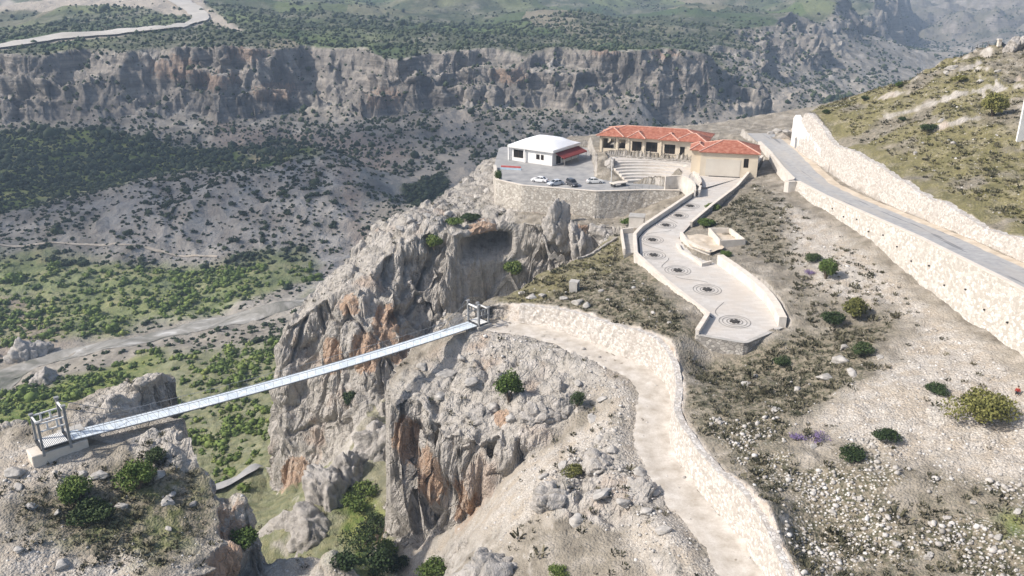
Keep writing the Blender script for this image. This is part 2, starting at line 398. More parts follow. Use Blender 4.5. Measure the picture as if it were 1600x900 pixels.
def cut(H, mask, Z):
    return H * (1 - mask) + Z * mask
def poly_interp(line, X, Y):
    """height of the nearest point of a 3-D polyline, and distance to it"""
    P = np.array(line, np.float32); best = np.full(X.shape, 1e9, np.float32); z = np.zeros(X.shape, np.float32)
    for a, b in zip(P[:-1], P[1:]):
        e = b[:2] - a[:2]; Ln = float(e @ e) + 1e-9
        h = np.clip(((X - a[0]) * e[0] + (Y - a[1]) * e[1]) / Ln, 0, 1)
        dq = (X - a[0] - h * e[0]) ** 2 + (Y - a[1] - h * e[1]) ** 2
        m = dq < best; best = np.where(m, dq, best); z = np.where(m, a[2] + h * (b[2] - a[2]), z)
    return z, np.sqrt(best)

# dirt track bench, cut into the slope: flat to 2.6 m, steep bank on the uphill side
def edge_sd(line, X, Y):
    """signed side distance of a polyline: + to the right of its direction"""
    P = np.array(line, np.float32); best = np.full(X.shape, 1e9, np.float32); sg = np.ones(X.shape, np.float32)
    for a, b in zip(P[:-1], P[1:]):
        e = b[:2] - a[:2]; Ln = float(e @ e) + 1e-9
        h = np.clip(((X - a[0]) * e[0] + (Y - a[1]) * e[1]) / Ln, 0, 1)
        dx = X - a[0] - h * e[0]; dy = Y - a[1] - h * e[1]; dq = dx * dx + dy * dy
        m = dq < best; best = np.where(m, dq, best); sg = np.where(m, np.sign(e[1] * dx - e[0] * dy), sg)
    return np.sqrt(best) * sg
sel = (GX > -20) & (GX < 60) & (GY > 25) & (GY < 175)
_x, _y = GX[sel], GY[sel]
zt, dt = poly_interp(DIRT_S, _x, _y)
side = edge_sd(DIRT_S, _x, _y)          # + = outside / downhill
h = NEAR_H[sel]
near_end = sstep(-4.5, 1, _x)
zt = zt + fbm2(_x / 2.5, _y / 2.5, 3, 130) * .10
wobb = fbm2(_x / 7.0, _y / 7.0, 3, 131) * .4
up_side = side > 0      # see below: sign fixed by test
UPHILL = -1.0
sd_up = side * UPHILL
bank = sstep(2.7, 3.7, sd_up + wobb * .5) * (sd_up > 0) + sstep(2.3, 9.0, -sd_up) * (sd_up <= 0)
NEAR_H[sel] = h * bank + zt * (1 - bank) if False else (zt * (1 - bank) + h * bank)
DIRT_BANK = np.zeros(GX.shape, np.float32); DIRT_BANK[sel] = (sd_up > 0) * sstep(2.1, 2.6, sd_up) * sstep(4.4, 3.7, sd_up) * near_end

# road platform, its cut face on the hill side and the hill above
zr, _ = poly_interp(ROAD_L + np.stack([ROAD_W / 2, 0 * ROAD_W, 0 * ROAD_W], 1), GX, GY)
xl = np.interp(GY, ROAD_L[::-1, 1], ROAD_L[::-1, 0]); xr = np.interp(GY, ROAD_R[::-1, 1], ROAD_R[::-1, 0])
on_road = (GX > xl + .8) & (GX < xr + 3) & (GY < 262)
NEAR_H = np.where(on_road, zr, NEAR_H)
hz = hillside(GX, GY) + fbm2(GX / 9, GY / 9, 4, 140) * .7 + fbm2(GX / 2.2, GY / 2.2, 3, 103) * .2
hz = hz + (np.abs(fbm2(GX / 6, GY / 10, 3, 141)) - .3) * 1.6 * sstep(92, 110, GX)
# rock ledges running across the hill
hz = hz + sstep(.05, .3, noise2(GX / 30 + 4, (GY + GX * .5) / 9, 142)) * 1.3 * sstep(84, 95, GX)
HILL_POLY = [(77.5,15),(77.5,118),(77.4,150),(77.2,178),(77.0,200),(77.2,222),(78.5,234),(84,246),(90,256),(104,272),(125,278),(150,300),(260,330),(260,15)]
dh = poly_sd(HILL_POLY, GX, GY, 40)
wob_h = fbm2(GX / 7, GY / 7, 4, 143) * .4
sh = np.where(GX < 95, sstep(-.5, .9, dh + wob_h), sstep(-14, 3, dh + wob_h * 6))
sh = np.where(GY > 246, sstep(-10, 3, dh + wob_h * 5), sh)
hz2 = np.maximum(hz, zr + .8)
NEAR_H = NEAR_H * (1 - sh) + hz2 * sh
HILL_FACE = (sstep(.02, .2, sh) * (1 - sstep(.88, 1.0, sh)) * (GX < 92) * (GY < 250)).astype(np.float32)
HILL_IN = sh.astype(np.float32)

# flat built platforms
def flat(poly, z, grow=-.15):
    global NEAR_H
    s = poly_sd(poly, GX, GY, 30) > -grow if False else poly_sd(poly, GX, GY, 30) > -grow
    NEAR_H = np.where(s, z, NEAR_H)
MZ = .45 + fbm2(GX / 3, GY / 3, 3, 150) * .25
dm_ = poly_sd(MOUND_POLY, GX, GY, 30)
s_ = sstep(-1.8, .5, dm_ + fbm2(GX / 3, GY / 3, 3, 151) * .8); NEAR_H = NEAR_H * (1 - s_) + MZ * s_
_r = np.hypot(GX - 34, GY - 211.5); _a = np.degrees(np.arctan2(GY - 211.5, GX - 34))
_m = (_r > 9) & (_r < 23.5) & (_a > 46) & (_a < 116)
NEAR_H = np.where(_m, np.minimum(NEAR_H, np.clip(PARK_Z - .5 + .45 * (_r - 10.2) / 1.65, PARK_Z - .4, -.3)), NEAR_H)
flat(PARK_POLY, PARK_Z); flat(PLAZA_POLY, 0.0)
tz_grid = np.interp(GY, [118, 135, 165, 185, 202, 212], [-4.0, -3.6, -2.2, -1.2, -.4, 0.0]).astype(np.float32)
flat(TERR_POLY, tz_grid)
_rw = smooth_line([q[:2] for q in TERR_RIGHT[1:5]], 2); NEAR_H = np.where(line_dist(_rw, GX, GY, 8) < 1.7, np.minimum(NEAR_H, tz_grid), NEAR_H)
_uw = [q[:2] for q in TERR_RIGHT[7:11]] + [(66.0, 226.5)]; NEAR_H = np.where(line_dist(_uw, GX, GY, 8) < .9, np.minimum(NEAR_H, tz_grid), NEAR_H)
# the rock under the bridge deck stays clear of it
_a, _b = T(104, 682, 112), T(740, 505, 155); BR = [_a, tuple(np.array(_a) * .7 + np.array(_b) * .3 - np.array([0, 0, 1.2])), _b]
_z, _d = poly_interp(BR, GX, GY); BRIDGE_CLEAR = sstep(4.5, 2.2, _d) * (GX > -57.2) * (GX < -8)
NEAR_H = np.where(BRIDGE_CLEAR > .02, np.minimum(NEAR_H, NEAR_H * (1 - BRIDGE_CLEAR) + (_z - 1.5) * BRIDGE_CLEAR), NEAR_H)

def H(X, Y):
    X = np.asarray(X, np.float32); Y = np.asarray(Y, np.float32)
    wn = near_w(X, Y)
    return near_look(NEAR_H, X, Y) * wn + far_look(FAR_H, X, Y) * (1 - wn)
def mix_mask(near, far, X, Y):
    wn = near_w(X, Y)
    a = near_look(near, X, Y) if near is not None else 0
    b = far_look(far, X, Y) if far is not None else 0
    return a * wn + b * (1 - wn)

def hits(us, vs_, tmin=60.0):
    """where the lines of sight through the given picture points meet the land"""
    us = np.atleast_1d(np.asarray(us, float)); vs_ = np.atleast_1d(np.asarray(vs_, float))
    ts = np.exp(np.linspace(math.log(tmin), math.log(4500), 2600))
    a = (vs_ - 450) / FPX; rx = (us - 800) / FPX; ry = CP - a * SP; rz = -SP - a * CP
    out = np.zeros((len(us), 3))
    for k in range(len(us)):
        X = rx[k] * ts; Y = ry[k] * ts; Z = CAM_H + rz[k] * ts
        below = Z < H(X, Y)
        i = int(np.argmax(below)) if below.any() else len(ts) - 1
        out[k] = (X[i], Y[i], float(H(X[i:i + 1], Y[i:i + 1])[0]))
    return out
def hit(u, v, tmin=60.0): return Vector(hits([u], [v], tmin)[0])
# ------------------------------------------------------------------ material helper
class NT:
    def __init__(s, name):
        s.m = bpy.data.materials.new(name); s.m.use_nodes = True; s.t = s.m.node_tree
        s.b = s.t.nodes['Principled BSDF']; s.b.inputs['Roughness'].default_value = .92
        s.b.inputs['Specular IOR Level'].default_value = .25
        s._p = None
    def n(s, typ, **kw):
        nd = s.t.nodes.new(typ)
        for k, v in kw.items(): setattr(nd, k, v)
        return nd
    def L(s, a, b): s.t.links.new(a, b)
    def inp(s, sock, v):
        if isinstance(v, bpy.types.NodeSocket): s.L(v, sock)
        elif isinstance(v, (tuple, list)) and sock.type == 'RGBA' and len(v) == 3: sock.default_value = (*v, 1)
        else: sock.default_value = v
    def pos(s):
        if not s._p: s._p = s.n('ShaderNodeNewGeometry')
        return s._p.outputs['Position']
    def objco(s): return s.n('ShaderNodeTexCoord').outputs['Object']
    def attr(s, name): return s.n('ShaderNodeAttribute', attribute_name=name).outputs['Fac']
    def math(s, op, a, b=0.0, c=None, clamp=False):
        nd = s.n('ShaderNodeMath', operation=op, use_clamp=clamp); s.inp(nd.inputs[0], a); s.inp(nd.inputs[1], b)
        if c is not None: s.inp(nd.inputs[2], c)
        return nd.outputs[0]
    def mapr(s, v, a, b, c=0.0, d=1.0, smooth=True):
        nd = s.n('ShaderNodeMapRange', interpolation_type='SMOOTHSTEP' if smooth else 'LINEAR')
        s.inp(nd.inputs[0], v)
        for i, q in enumerate((a, b, c, d)): s.inp(nd.inputs[i + 1], q)
        return nd.outputs[0]
    def scale(s, vec, xyz):
        nd = s.n('ShaderNodeVectorMath', operation='MULTIPLY'); s.inp(nd.inputs[0], vec); nd.inputs[1].default_value = xyz
        return nd.outputs[0]
    def noise(s, sc_, det=3.0, rough=.55, vec=None, dist=0.0):
        nd = s.n('ShaderNodeTexNoise'); s.L(vec if vec is not None else s.pos(), nd.inputs['Vector'])
        nd.inputs['Scale'].default_value = sc_; nd.inputs['Detail'].default_value = det; nd.inputs['Roughness'].default_value = rough
        nd.inputs['Distortion'].default_value = dist
        return nd.outputs['Fac']
    def voro(s, sc_, feature='F1', vec=None, out='Distance', rand=1.0):
        nd = s.n('ShaderNodeTexVoronoi', feature=feature); s.L(vec if vec is not None else s.pos(), nd.inputs['Vector'])
        nd.inputs['Scale'].default_value = sc_; nd.inputs['Randomness'].default_value = rand
        return nd.outputs[out]
    def mix(s, f, a, b, mode='MIX'):
        nd = s.n('ShaderNodeMix', data_type='RGBA', blend_type=mode)
        s.inp(nd.inputs[0], f); s.inp(nd.inputs[6], a); s.inp(nd.inputs[7], b)
        return nd.outputs[2]
    def ramp(s, f, stops):
        nd = s.n('ShaderNodeValToRGB'); s.L(f, nd.inputs[0]); el = nd.color_ramp.elements
        while len(el) < len(stops): el.new(.5)
        for e, (p, c) in zip(el, stops): e.position = p; e.color = (*c, 1)
        return nd.outputs[0]
    def bump(s, hgt, strength=.5, dist=.3, prev=None):
        nd = s.n('ShaderNodeBump'); s.L(hgt, nd.inputs['Height']); nd.inputs['Strength'].default_value = strength; nd.inputs['Distance'].default_value = dist
        if prev is not None: s.L(prev, nd.inputs['Normal'])
        return nd.outputs[0]
    def out(s, col=None, rough=None, normal=None, **kw):
        if col is not None: s.inp(s.b.inputs['Base Color'], col)
        if rough is not None: s.inp(s.b.inputs['Roughness'], rough)
        if normal is not None: s.L(normal, s.b.inputs['Normal'])
        for k, v in kw.items(): s.inp(s.b.inputs[k], v)
        return s.m

# ------------------------------------------------------------------ zones of the ground (what grows or lies where)
def plan(pixels, tmin=60.0):
    return [tuple(p[:2]) for p in hits([a for a, b in pixels], [b for a, b in pixels], tmin)]
def zone(pixels, soft=2.5, wob=2.0, seed=0, grid='near', tmin=60.0):
    P = plan(pixels, tmin)
    if grid == 'near': X, Y, sc_ = GX, GY, 1.0
    else: X, Y, sc_ = FX, FY, 6.0
    d = poly_sd(P, X, Y, 40 * sc_)
    return sstep(-soft * sc_, soft * sc_, d + wob * sc_ * fbm2(X / (5 * sc_), Y / (5 * sc_), 4, 200 + seed))
Zn = {}
scree = zone([(1215,318),(1290,345),(1440,470),(1600,585),(1640,600),(1640,770),(1500,735),(1450,690),(1400,725),(1330,690),(1262,668),(1290,640),(1350,600),(1440,520),(1400,480),(1300,470),(1250,430)], seed=1)
scree = np.maximum(scree, zone([(775,497),(860,527),(950,566),(1000,600),(990,690),(1060,790),(1130,910),(1010,910),(950,800),(900,700),(960,640),(900,580),(760,570),(700,535)], seed=2) * .9)
scree = np.maximum(scree, zone([(720,822),(860,700),(950,640),(960,760),(800,840),(650,910),(600,900),(640,850)], seed=3))
scree = np.maximum(scree, zone([(0,850),(70,845),(200,870),(230,910),(0,910)], seed=4))
scree = np.maximum(scree, zone([(0,700),(60,690),(140,720),(120,760),(40,770),(0,790)], seed=14) * .8)
scree = np.maximum(scree, zone([(300,872),(540,866),(560,912),(250,912)], seed=24) * .7)
scrub = zone([(770,475),(900,408),(985,385),(1050,470),(1090,520),(1070,548),(950,512),(820,492)], seed=5)
scrub = np.maximum(scrub, zone([(1078,560),(1240,525),(1400,490),(1350,590),(1260,650),(1200,700),(1230,800),(1300,910),(1225,910),(1220,805),(1075,640)], seed=6))
scrub = np.maximum(scrub, zone([(0,770),(110,760),(240,690),(330,760),(345,830),(260,900),(60,850)], seed=7, soft=3))
scrub = np.maximum(scrub, zone([(1260,820),(1600,760),(1600,910),(1250,910)], seed=15) * .6)
scrub = np.maximum(scrub, zone([(1085,352),(1180,288),(1235,330),(1250,420),(1190,405),(1120,362)], seed=17) * .75)
scrub = np.maximum(scrub, zone([(1240,430),(1330,370),(1400,440),(1380,500),(1300,520),(1240,500)], seed=18) * .4)
stony = zone([(1110,655),(1270,640),(1400,700),(1480,750),(1640,760),(1640,910),(1250,910),(1235,800)], seed=8)
green = zone([(660,345),(800,350),(795,362),(690,362)], seed=9, soft=1.2, wob=.8)
green = np.maximum(green, zone([(480,760),(600,700),(600,900),(520,910),(540,860)], seed=10))
green = np.maximum(green, zone([(60,830),(200,755),(325,755),(340,830),(240,890),(120,880)], seed=21) * .45 * sstep(-.3, .3, fbm2(GX / 4, GY / 4, 3, 222)))
green = np.maximum(green, zone([(1560,825),(1600,800),(1640,880),(1590,890)], seed=16))
hillgrass = HILL_IN * sstep(-.25, .25, fbm2(GX / 14, GY / 14, 4, 210) + .35 - .9 * sstep(108, 122, GX))
yellow = zone([(780,455),(900,405),(975,378),(960,420),(850,470),(790,490)], seed=12)
valley = sstep(-38, -50, NEAR_H)
stony = stony * sstep(-.35, .3, fbm2(GX / 8, GY / 8, 3, 223) + .1)
NEAR = dict(scree=scree, scrub=np.maximum(scrub, HILL_IN * .5), stony=stony, green=np.maximum(green, valley * .55), grass=np.maximum(hillgrass, yellow * .8),
            rock=np.maximum(NEAR_CLIFF, 0), face=np.maximum(HILL_FACE, DIRT_BANK))
zf = lambda px, seed, soft=1.5, wob=1.5: zone(px, soft, wob, seed, 'far', 200.0)
f_green = zf([(-300,220),(0,205),(200,212),(330,232),(480,222),(500,240),(400,262),(300,258),(180,290),(0,335),(-300,340)], 31)
f_green = np.maximum(f_green, zf([(-100,640),(80,600),(260,545),(480,500),(480,560),(440,640),(420,720),(330,760),(200,800),(0,760)], 32))
f_green = np.maximum(f_green, zf([(-100,390),(100,400),(300,420),(470,390),(560,390),(470,440),(330,490),(200,520),(0,540)], 33) * .75)
f_green = np.maximum(f_green, zf([(620,282),(690,268),(770,280),(760,310),(640,318)], 34, .6, .6))
f_dark = zf([(620,282),(690,268),(780,278),(770,312),(640,318)], 35, .5, .5)
f_dark = np.maximum(f_dark, zf([(1100,195),(1200,180),(1290,152),(1330,150),(1300,170),(1210,190),(1150,215)], 36, .6, .6))
f_pale = zf([(680,245),(735,232),(775,248),(770,262),(700,262)], 37, .4, .4)
f_pale = np.maximum(f_pale, zf([(590,280),(670,258),(690,268),(620,292)], 38, .4, .3))
f_pale = np.maximum(f_pale, zf([(685,178),(740,172),(742,212),(690,218)], 39, .5, .5))
f_pale = np.maximum(f_pale, zf([(-50,10),(0,-12),(190,-8),(310,-20),(330,38),(385,50),(300,25),(200,10),(60,18)], 40, .7, .5))
f_pale = np.maximum(f_pale, zf([(260,-20),(305,-22),(330,36),(390,50),(340,20)], 44, .7, .3))
f_cr = sstep(8.5, 5, line_dist([T(*p)[:2] for p in [(1120,205,800),(1165,190,860),(1205,180,905),(1245,166,985),(1290,152,1090)]], FX, FY, 40))
f_pale = np.maximum(f_pale, f_cr)
f_pale = np.maximum(f_pale, sstep(15, 10, line_dist([tuple(q[:2]) for q in hits([-120,0,90,180,270,320,310,285,262],[95,76,60,52,44,33,18,6,-6],150)], FX, FY, 60)))
f_tan = zf([(330,190),(460,205),(640,232),(620,262),(480,232),(330,225)], 41) * .7
f_tan = np.maximum(f_tan, zf([(470,222),(520,225),(640,330),(600,370),(560,330)], 42) * .8)
f_bare = zf([(150,320),(250,290),(330,272),(480,228),(560,262),(645,325),(600,378),(420,402),(250,402),(150,370)], 45)
f_tan = np.maximum(f_tan, zf([(0,470),(60,470),(110,530),(0,560)], 43))
f_plat = sstep(.86, 1.0, FAR_T)
FARM = dict(green=f_green, dark=f_dark, scree=np.maximum(f_pale, 0), tan=f_tan, bare=f_bare, rock=FAR_CLIFF, plateau=f_plat * (1 - FAR_MT), mount=FAR_MT)

# ------------------------------------------------------------------ the land as meshes: polar grid whose rows follow the relief
def land_columns(ns, rows):
    s = np.linspace(-.95, .95, ns).astype(np.float32)
    ly = np.linspace(math.log(46), math.log(5000), 4600).astype(np.float32); yy = np.exp(ly)
    Y = np.repeat(yy[:, None], ns, 1); X = Y * s[None]
    Z = H(X, Y)
    u, v, t = project(X, Y, Z)
    ds = np.sqrt(np.diff(X, axis=0) ** 2 + np.diff(Y, axis=0) ** 2 + np.diff(Z, axis=0) ** 2) * FPX / np.maximum(t[1:], 20)
    m = np.abs(np.diff(v, axis=0)) + .22 * ds + .02
    k = np.hanning(203)[1:-1].astype(np.float32); k /= k.sum()
    mp = np.pad(m, ((0, 0), (100, 100)), mode="edge")
    m = np.apply_along_axis(lambda r: np.convolve(r, k, "valid"), 1, mp).astype(np.float32)
    cum = np.vstack([np.zeros((1, ns), np.float32), np.cumsum(m, 0)])
    out = np.zeros((rows, ns), np.float32)
    q = np.linspace(0, 1, rows)
    for j in range(ns): out[:, j] = np.interp(q * cum[-1, j], cum[:, j], yy)
    return out * s[None], out

NS, NROW = 1640, 1350
LX, LY = land_columns(NS, NROW)
LZ = H(LX, LY)

def grid_normals(V):
    a = np.zeros_like(V); b = np.zeros_like(V)
    a[:, 1:-1] = V[:, 2:] - V[:, :-2]; a[:, 0] = V[:, 1] - V[:, 0]; a[:, -1] = V[:, -1] - V[:, -2]
    b[1:-1] = V[2:] - V[:-2]; b[0] = V[1] - V[0]; b[-1] = V[-1] - V[-2]
    n = np.cross(a, b); n /= np.linalg.norm(n, axis=2, keepdims=True) + 1e-9
    return n * np.where(n[..., 2:3] < 0, -1, 1)
V = np.stack([LX, LY, LZ], 2).astype(np.float32)
# smoothed normals for pushing the rock out
def blur(a, it=2):
    for _ in range(it):
        p = np.pad(a, ((1, 1), (1, 1)) + ((0, 0),) * (a.ndim - 2), mode='edge')
        a = (p[:-2, 1:-1] + p[2:, 1:-1] + p[1:-1, :-2] + p[1:-1, 2:] + 2 * a) / 6
    return a
Nv = grid_normals(blur(V, 5)); Nv = blur(Nv, 8); Nv /= np.linalg.norm(Nv, axis=2, keepdims=True) + 1e-9
wn = near_w(LX, LY)
at = {}
keys = sorted(set(NEAR) | set(FARM))
for k in keys:
    at[k] = np.clip(mix_mask(NEAR.get(k), FARM.get(k), LX, LY), 0, 1).astype(np.float32)
slope = 1 - np.clip(Nv[..., 2], 0, 1)
at['rock'] = np.maximum(np.maximum(at['rock'] * sstep(.1, .3, slope), near_look(ROCKY, LX, LY) * near_w(LX, LY) * .75), sstep(.34, .55, slope) * (1 - at['face']) * np.where(LY < 330, 1, .6)).astype(np.float32)
built = np.zeros(GX.shape, np.float32)
for poly in (PARK_POLY, PLAZA_POLY, TERR_POLY): built = np.maximum(built, sstep(-3.2, -1.0, poly_sd(poly, GX, GY, 20)))
built = np.maximum(built, sstep(-3.2, -1.2, np.minimum(GX - xl, xr + 2.5 - GX)) * (GY < 262))
built = np.maximum(built, BRIDGE_CLEAR.astype(np.float32))
nb = near_look(built, LX, LY) * wn
rk = at['rock'] * (1 - nb)
calm = 1 - .75 * near_look(CALM, LX, LY) * wn
far = sstep(260, 420, LY)
Pn = V.copy()
def displace(P, sc_, sz):
    """pillows with creases, and bedding steps"""
    x, y, z = P[..., 0] / sc_, P[..., 1] / sc_, P[..., 2] / sc_
    wx = noise3(x * .6, y * .6, z * .6, 300) * .6
    big = np.abs(noise3(x * .55 + wx, y * .55, z * sz + wx, 301)) * 2.2
    mid = np.abs(noise3(x * 1.5 + wx, y * 1.5, z * 1.1, 302)) * 1.7
    sm = np.abs(noise3(x * 4.1, y * 4.1, z * 4.4, 303)) * 1.3
    bed = noise3(x * .12, y * .12, z * 2.1 + wx, 304)
    return big - .55, mid - .4, sm - .3, bed
b1, m1, s1, d1 = displace(Pn, 7.0, .24)
b2, m2, s2, d2 = displace(Pn, 30.0, .30)
st_ = sstep(.3, .75, slope)
ndsp = rk * (b1 * (.25 + 1.75 * st_) + m1 * (.12 + .4 * st_) + s1 * .12 + d1 * .45 * st_)
fdsp = rk * (b2 * 7 + m2 * 3.4 + s2 * 1.3 + d2 * 3.2)
disp = ndsp * (1 - far) + fdsp * far
# fractured blocks: every joint-bounded block stands a little proud or back, with open joints between
def blocks(Pq, sx, sz, seed, off, groove, gw):
    wx = noise3(Pq[:, 0] / sx * .7, Pq[:, 1] / sx * .7, Pq[:, 2] / sz * .7, seed + 5) * .45
    f1, f2, cid = worley3(Pq[:, 0] / sx + wx, Pq[:, 1] / sx + wx, Pq[:, 2] / sz + wx, seed)
    e = f2 - f1
    return (cid - .5) * 2 * off * sstep(0, gw * 1.6, e) - groove * (1 - sstep(0, gw, e))
ri = np.where((rk.ravel() > .05) & (LY.ravel() < 330)); Pq = V.reshape(-1, 3)[ri]; stq = (.35 + .65 * sstep(.25, .7, slope)).ravel()[ri]
bd = blocks(Pq, 9.5, 34, 641, 1.0, 2.2, .10) * sstep(.18, .5, slope).ravel()[ri] + blocks(Pq, 5.2, 9.5, 601, .55, .9, .16) + blocks(Pq, 1.9, 2.6, 611, .22, .30, .18)
disp.ravel()[ri] += bd * rk.ravel()[ri] * stq
disp *= calm
ri = np.where((rk.ravel() > .05) & (LY.ravel() >= 330) & (LY.ravel() < 1500)); Pq = V.reshape(-1, 3)[ri]
bd = blocks(Pq, 17, 34, 621, 2.6, 3.4, .18) + blocks(Pq, 6.5, 5.0, 631, .9, 1.1, .2)
disp.ravel()[ri] += bd * rk.ravel()[ri]
# push sideways on cliffs, never drop built ground
hn = Nv.copy(); 
V = V + hn * disp[..., None]
fine = fbm3(V[..., 0] / .9, V[..., 1] / .9, V[..., 2] / .9, 2, 320) * .12 * (1 - far) * (1 - nb) * (.4 + rk)
V[..., 2] += fine
# caves and overhangs hollowed out of the cliffs
def hollow(c, r, depth):
    global V
    k = sstep(1.0, .55, np.abs(V[..., 0] - c[0]) / r[0]) * sstep(1.0, .5, np.abs(V[..., 2] - c[2]) / r[2]) * (V[..., 1] < c[1] + r[1]) * (V[..., 1] > c[1] - 13)
    k = blur(k, 2)
    V[..., 1] += k * depth; V[..., 2] += k * .9
ORANGE = np.zeros_like(LX)
CAVES = []
def cave(u, v, t, r, depth):
    c = T(u, v, t); CAVES.append((c, r, depth))
idx = np.arange(NS * NROW, dtype=np.int32).reshape(NROW, NS)
Fq = np.stack([idx[:-1, :-1], idx[:-1, 1:], idx[1:, 1:], idx[1:, :-1]], -1)
def visible_on_land(u, v, win=5):
    """point of the land mesh nearest to a line of sight (nearest depth)"""
    uu, vv, tt = project(V[..., 0], V[..., 1], V[..., 2])
    m = (np.abs(uu - u) < win) & (np.abs(vv - v) < win)
    if not m.any(): return None
    i = np.argmin(np.where(m, tt, 1e9)); return V.reshape(-1, 3)[i]
for (u, v, r, dep) in [(664, 489, (2.6, 4, 2.0), 3.0), (640, 690, (3.2, 4, 7.5), 2.6), (660, 800, (2.2, 4, 1.6), 2.5)]:
    p = visible_on_land(u, v)
    print('hollow', u, v, p)
    if p is not None: hollow(p, r, dep)
hollow((-6.4, 206.5, -15.6), (7.4, 4.5, 2.8), 9.0)
# rust-coloured patches (place and size seen in the cliffs)
uu, vv, tt = None, None, None
for (u, v, r) in [(690,560,0),(565,550,5),(605,500,4.5),(520,560,4.5),(455,750,6),(640,690,4),(668,745,4.5),(722,800,4),(590,830,2),(780,640,2),(758,365,4.5),(545,470,3),(630,545,4),(335,860,7),(880,335,2.5),(905,345,3)]:
    if r == 0: continue
    p = visible_on_land(u, v)
    if p is None: continue
    d = np.sqrt((V[..., 0] - p[0]) ** 2 + ((V[..., 1] - p[1]) * .6) ** 2 + ((V[..., 2] - p[2]) * .75) ** 2)
    ORANGE = np.maximum(ORANGE, sstep(1.15, .35, d / r))
for (u, v, r) in [(265,105,38),(380,85,30),(330,125,30),(430,140,30),(600,150,30),(1040,80,22),(940,75,22),(790,120,26)]:
    p = visible_on_land(u, v)
    d = np.sqrt((V[..., 0] - p[0]) ** 2 + ((V[..., 1] - p[1]) * .5) ** 2 + ((V[..., 2] - p[2]) * 2.2) ** 2)
    ORANGE = np.maximum(ORANGE, sstep(1.15, .3, d / r) * .8)
at['rust'] = ORANGE.astype(np.float32)

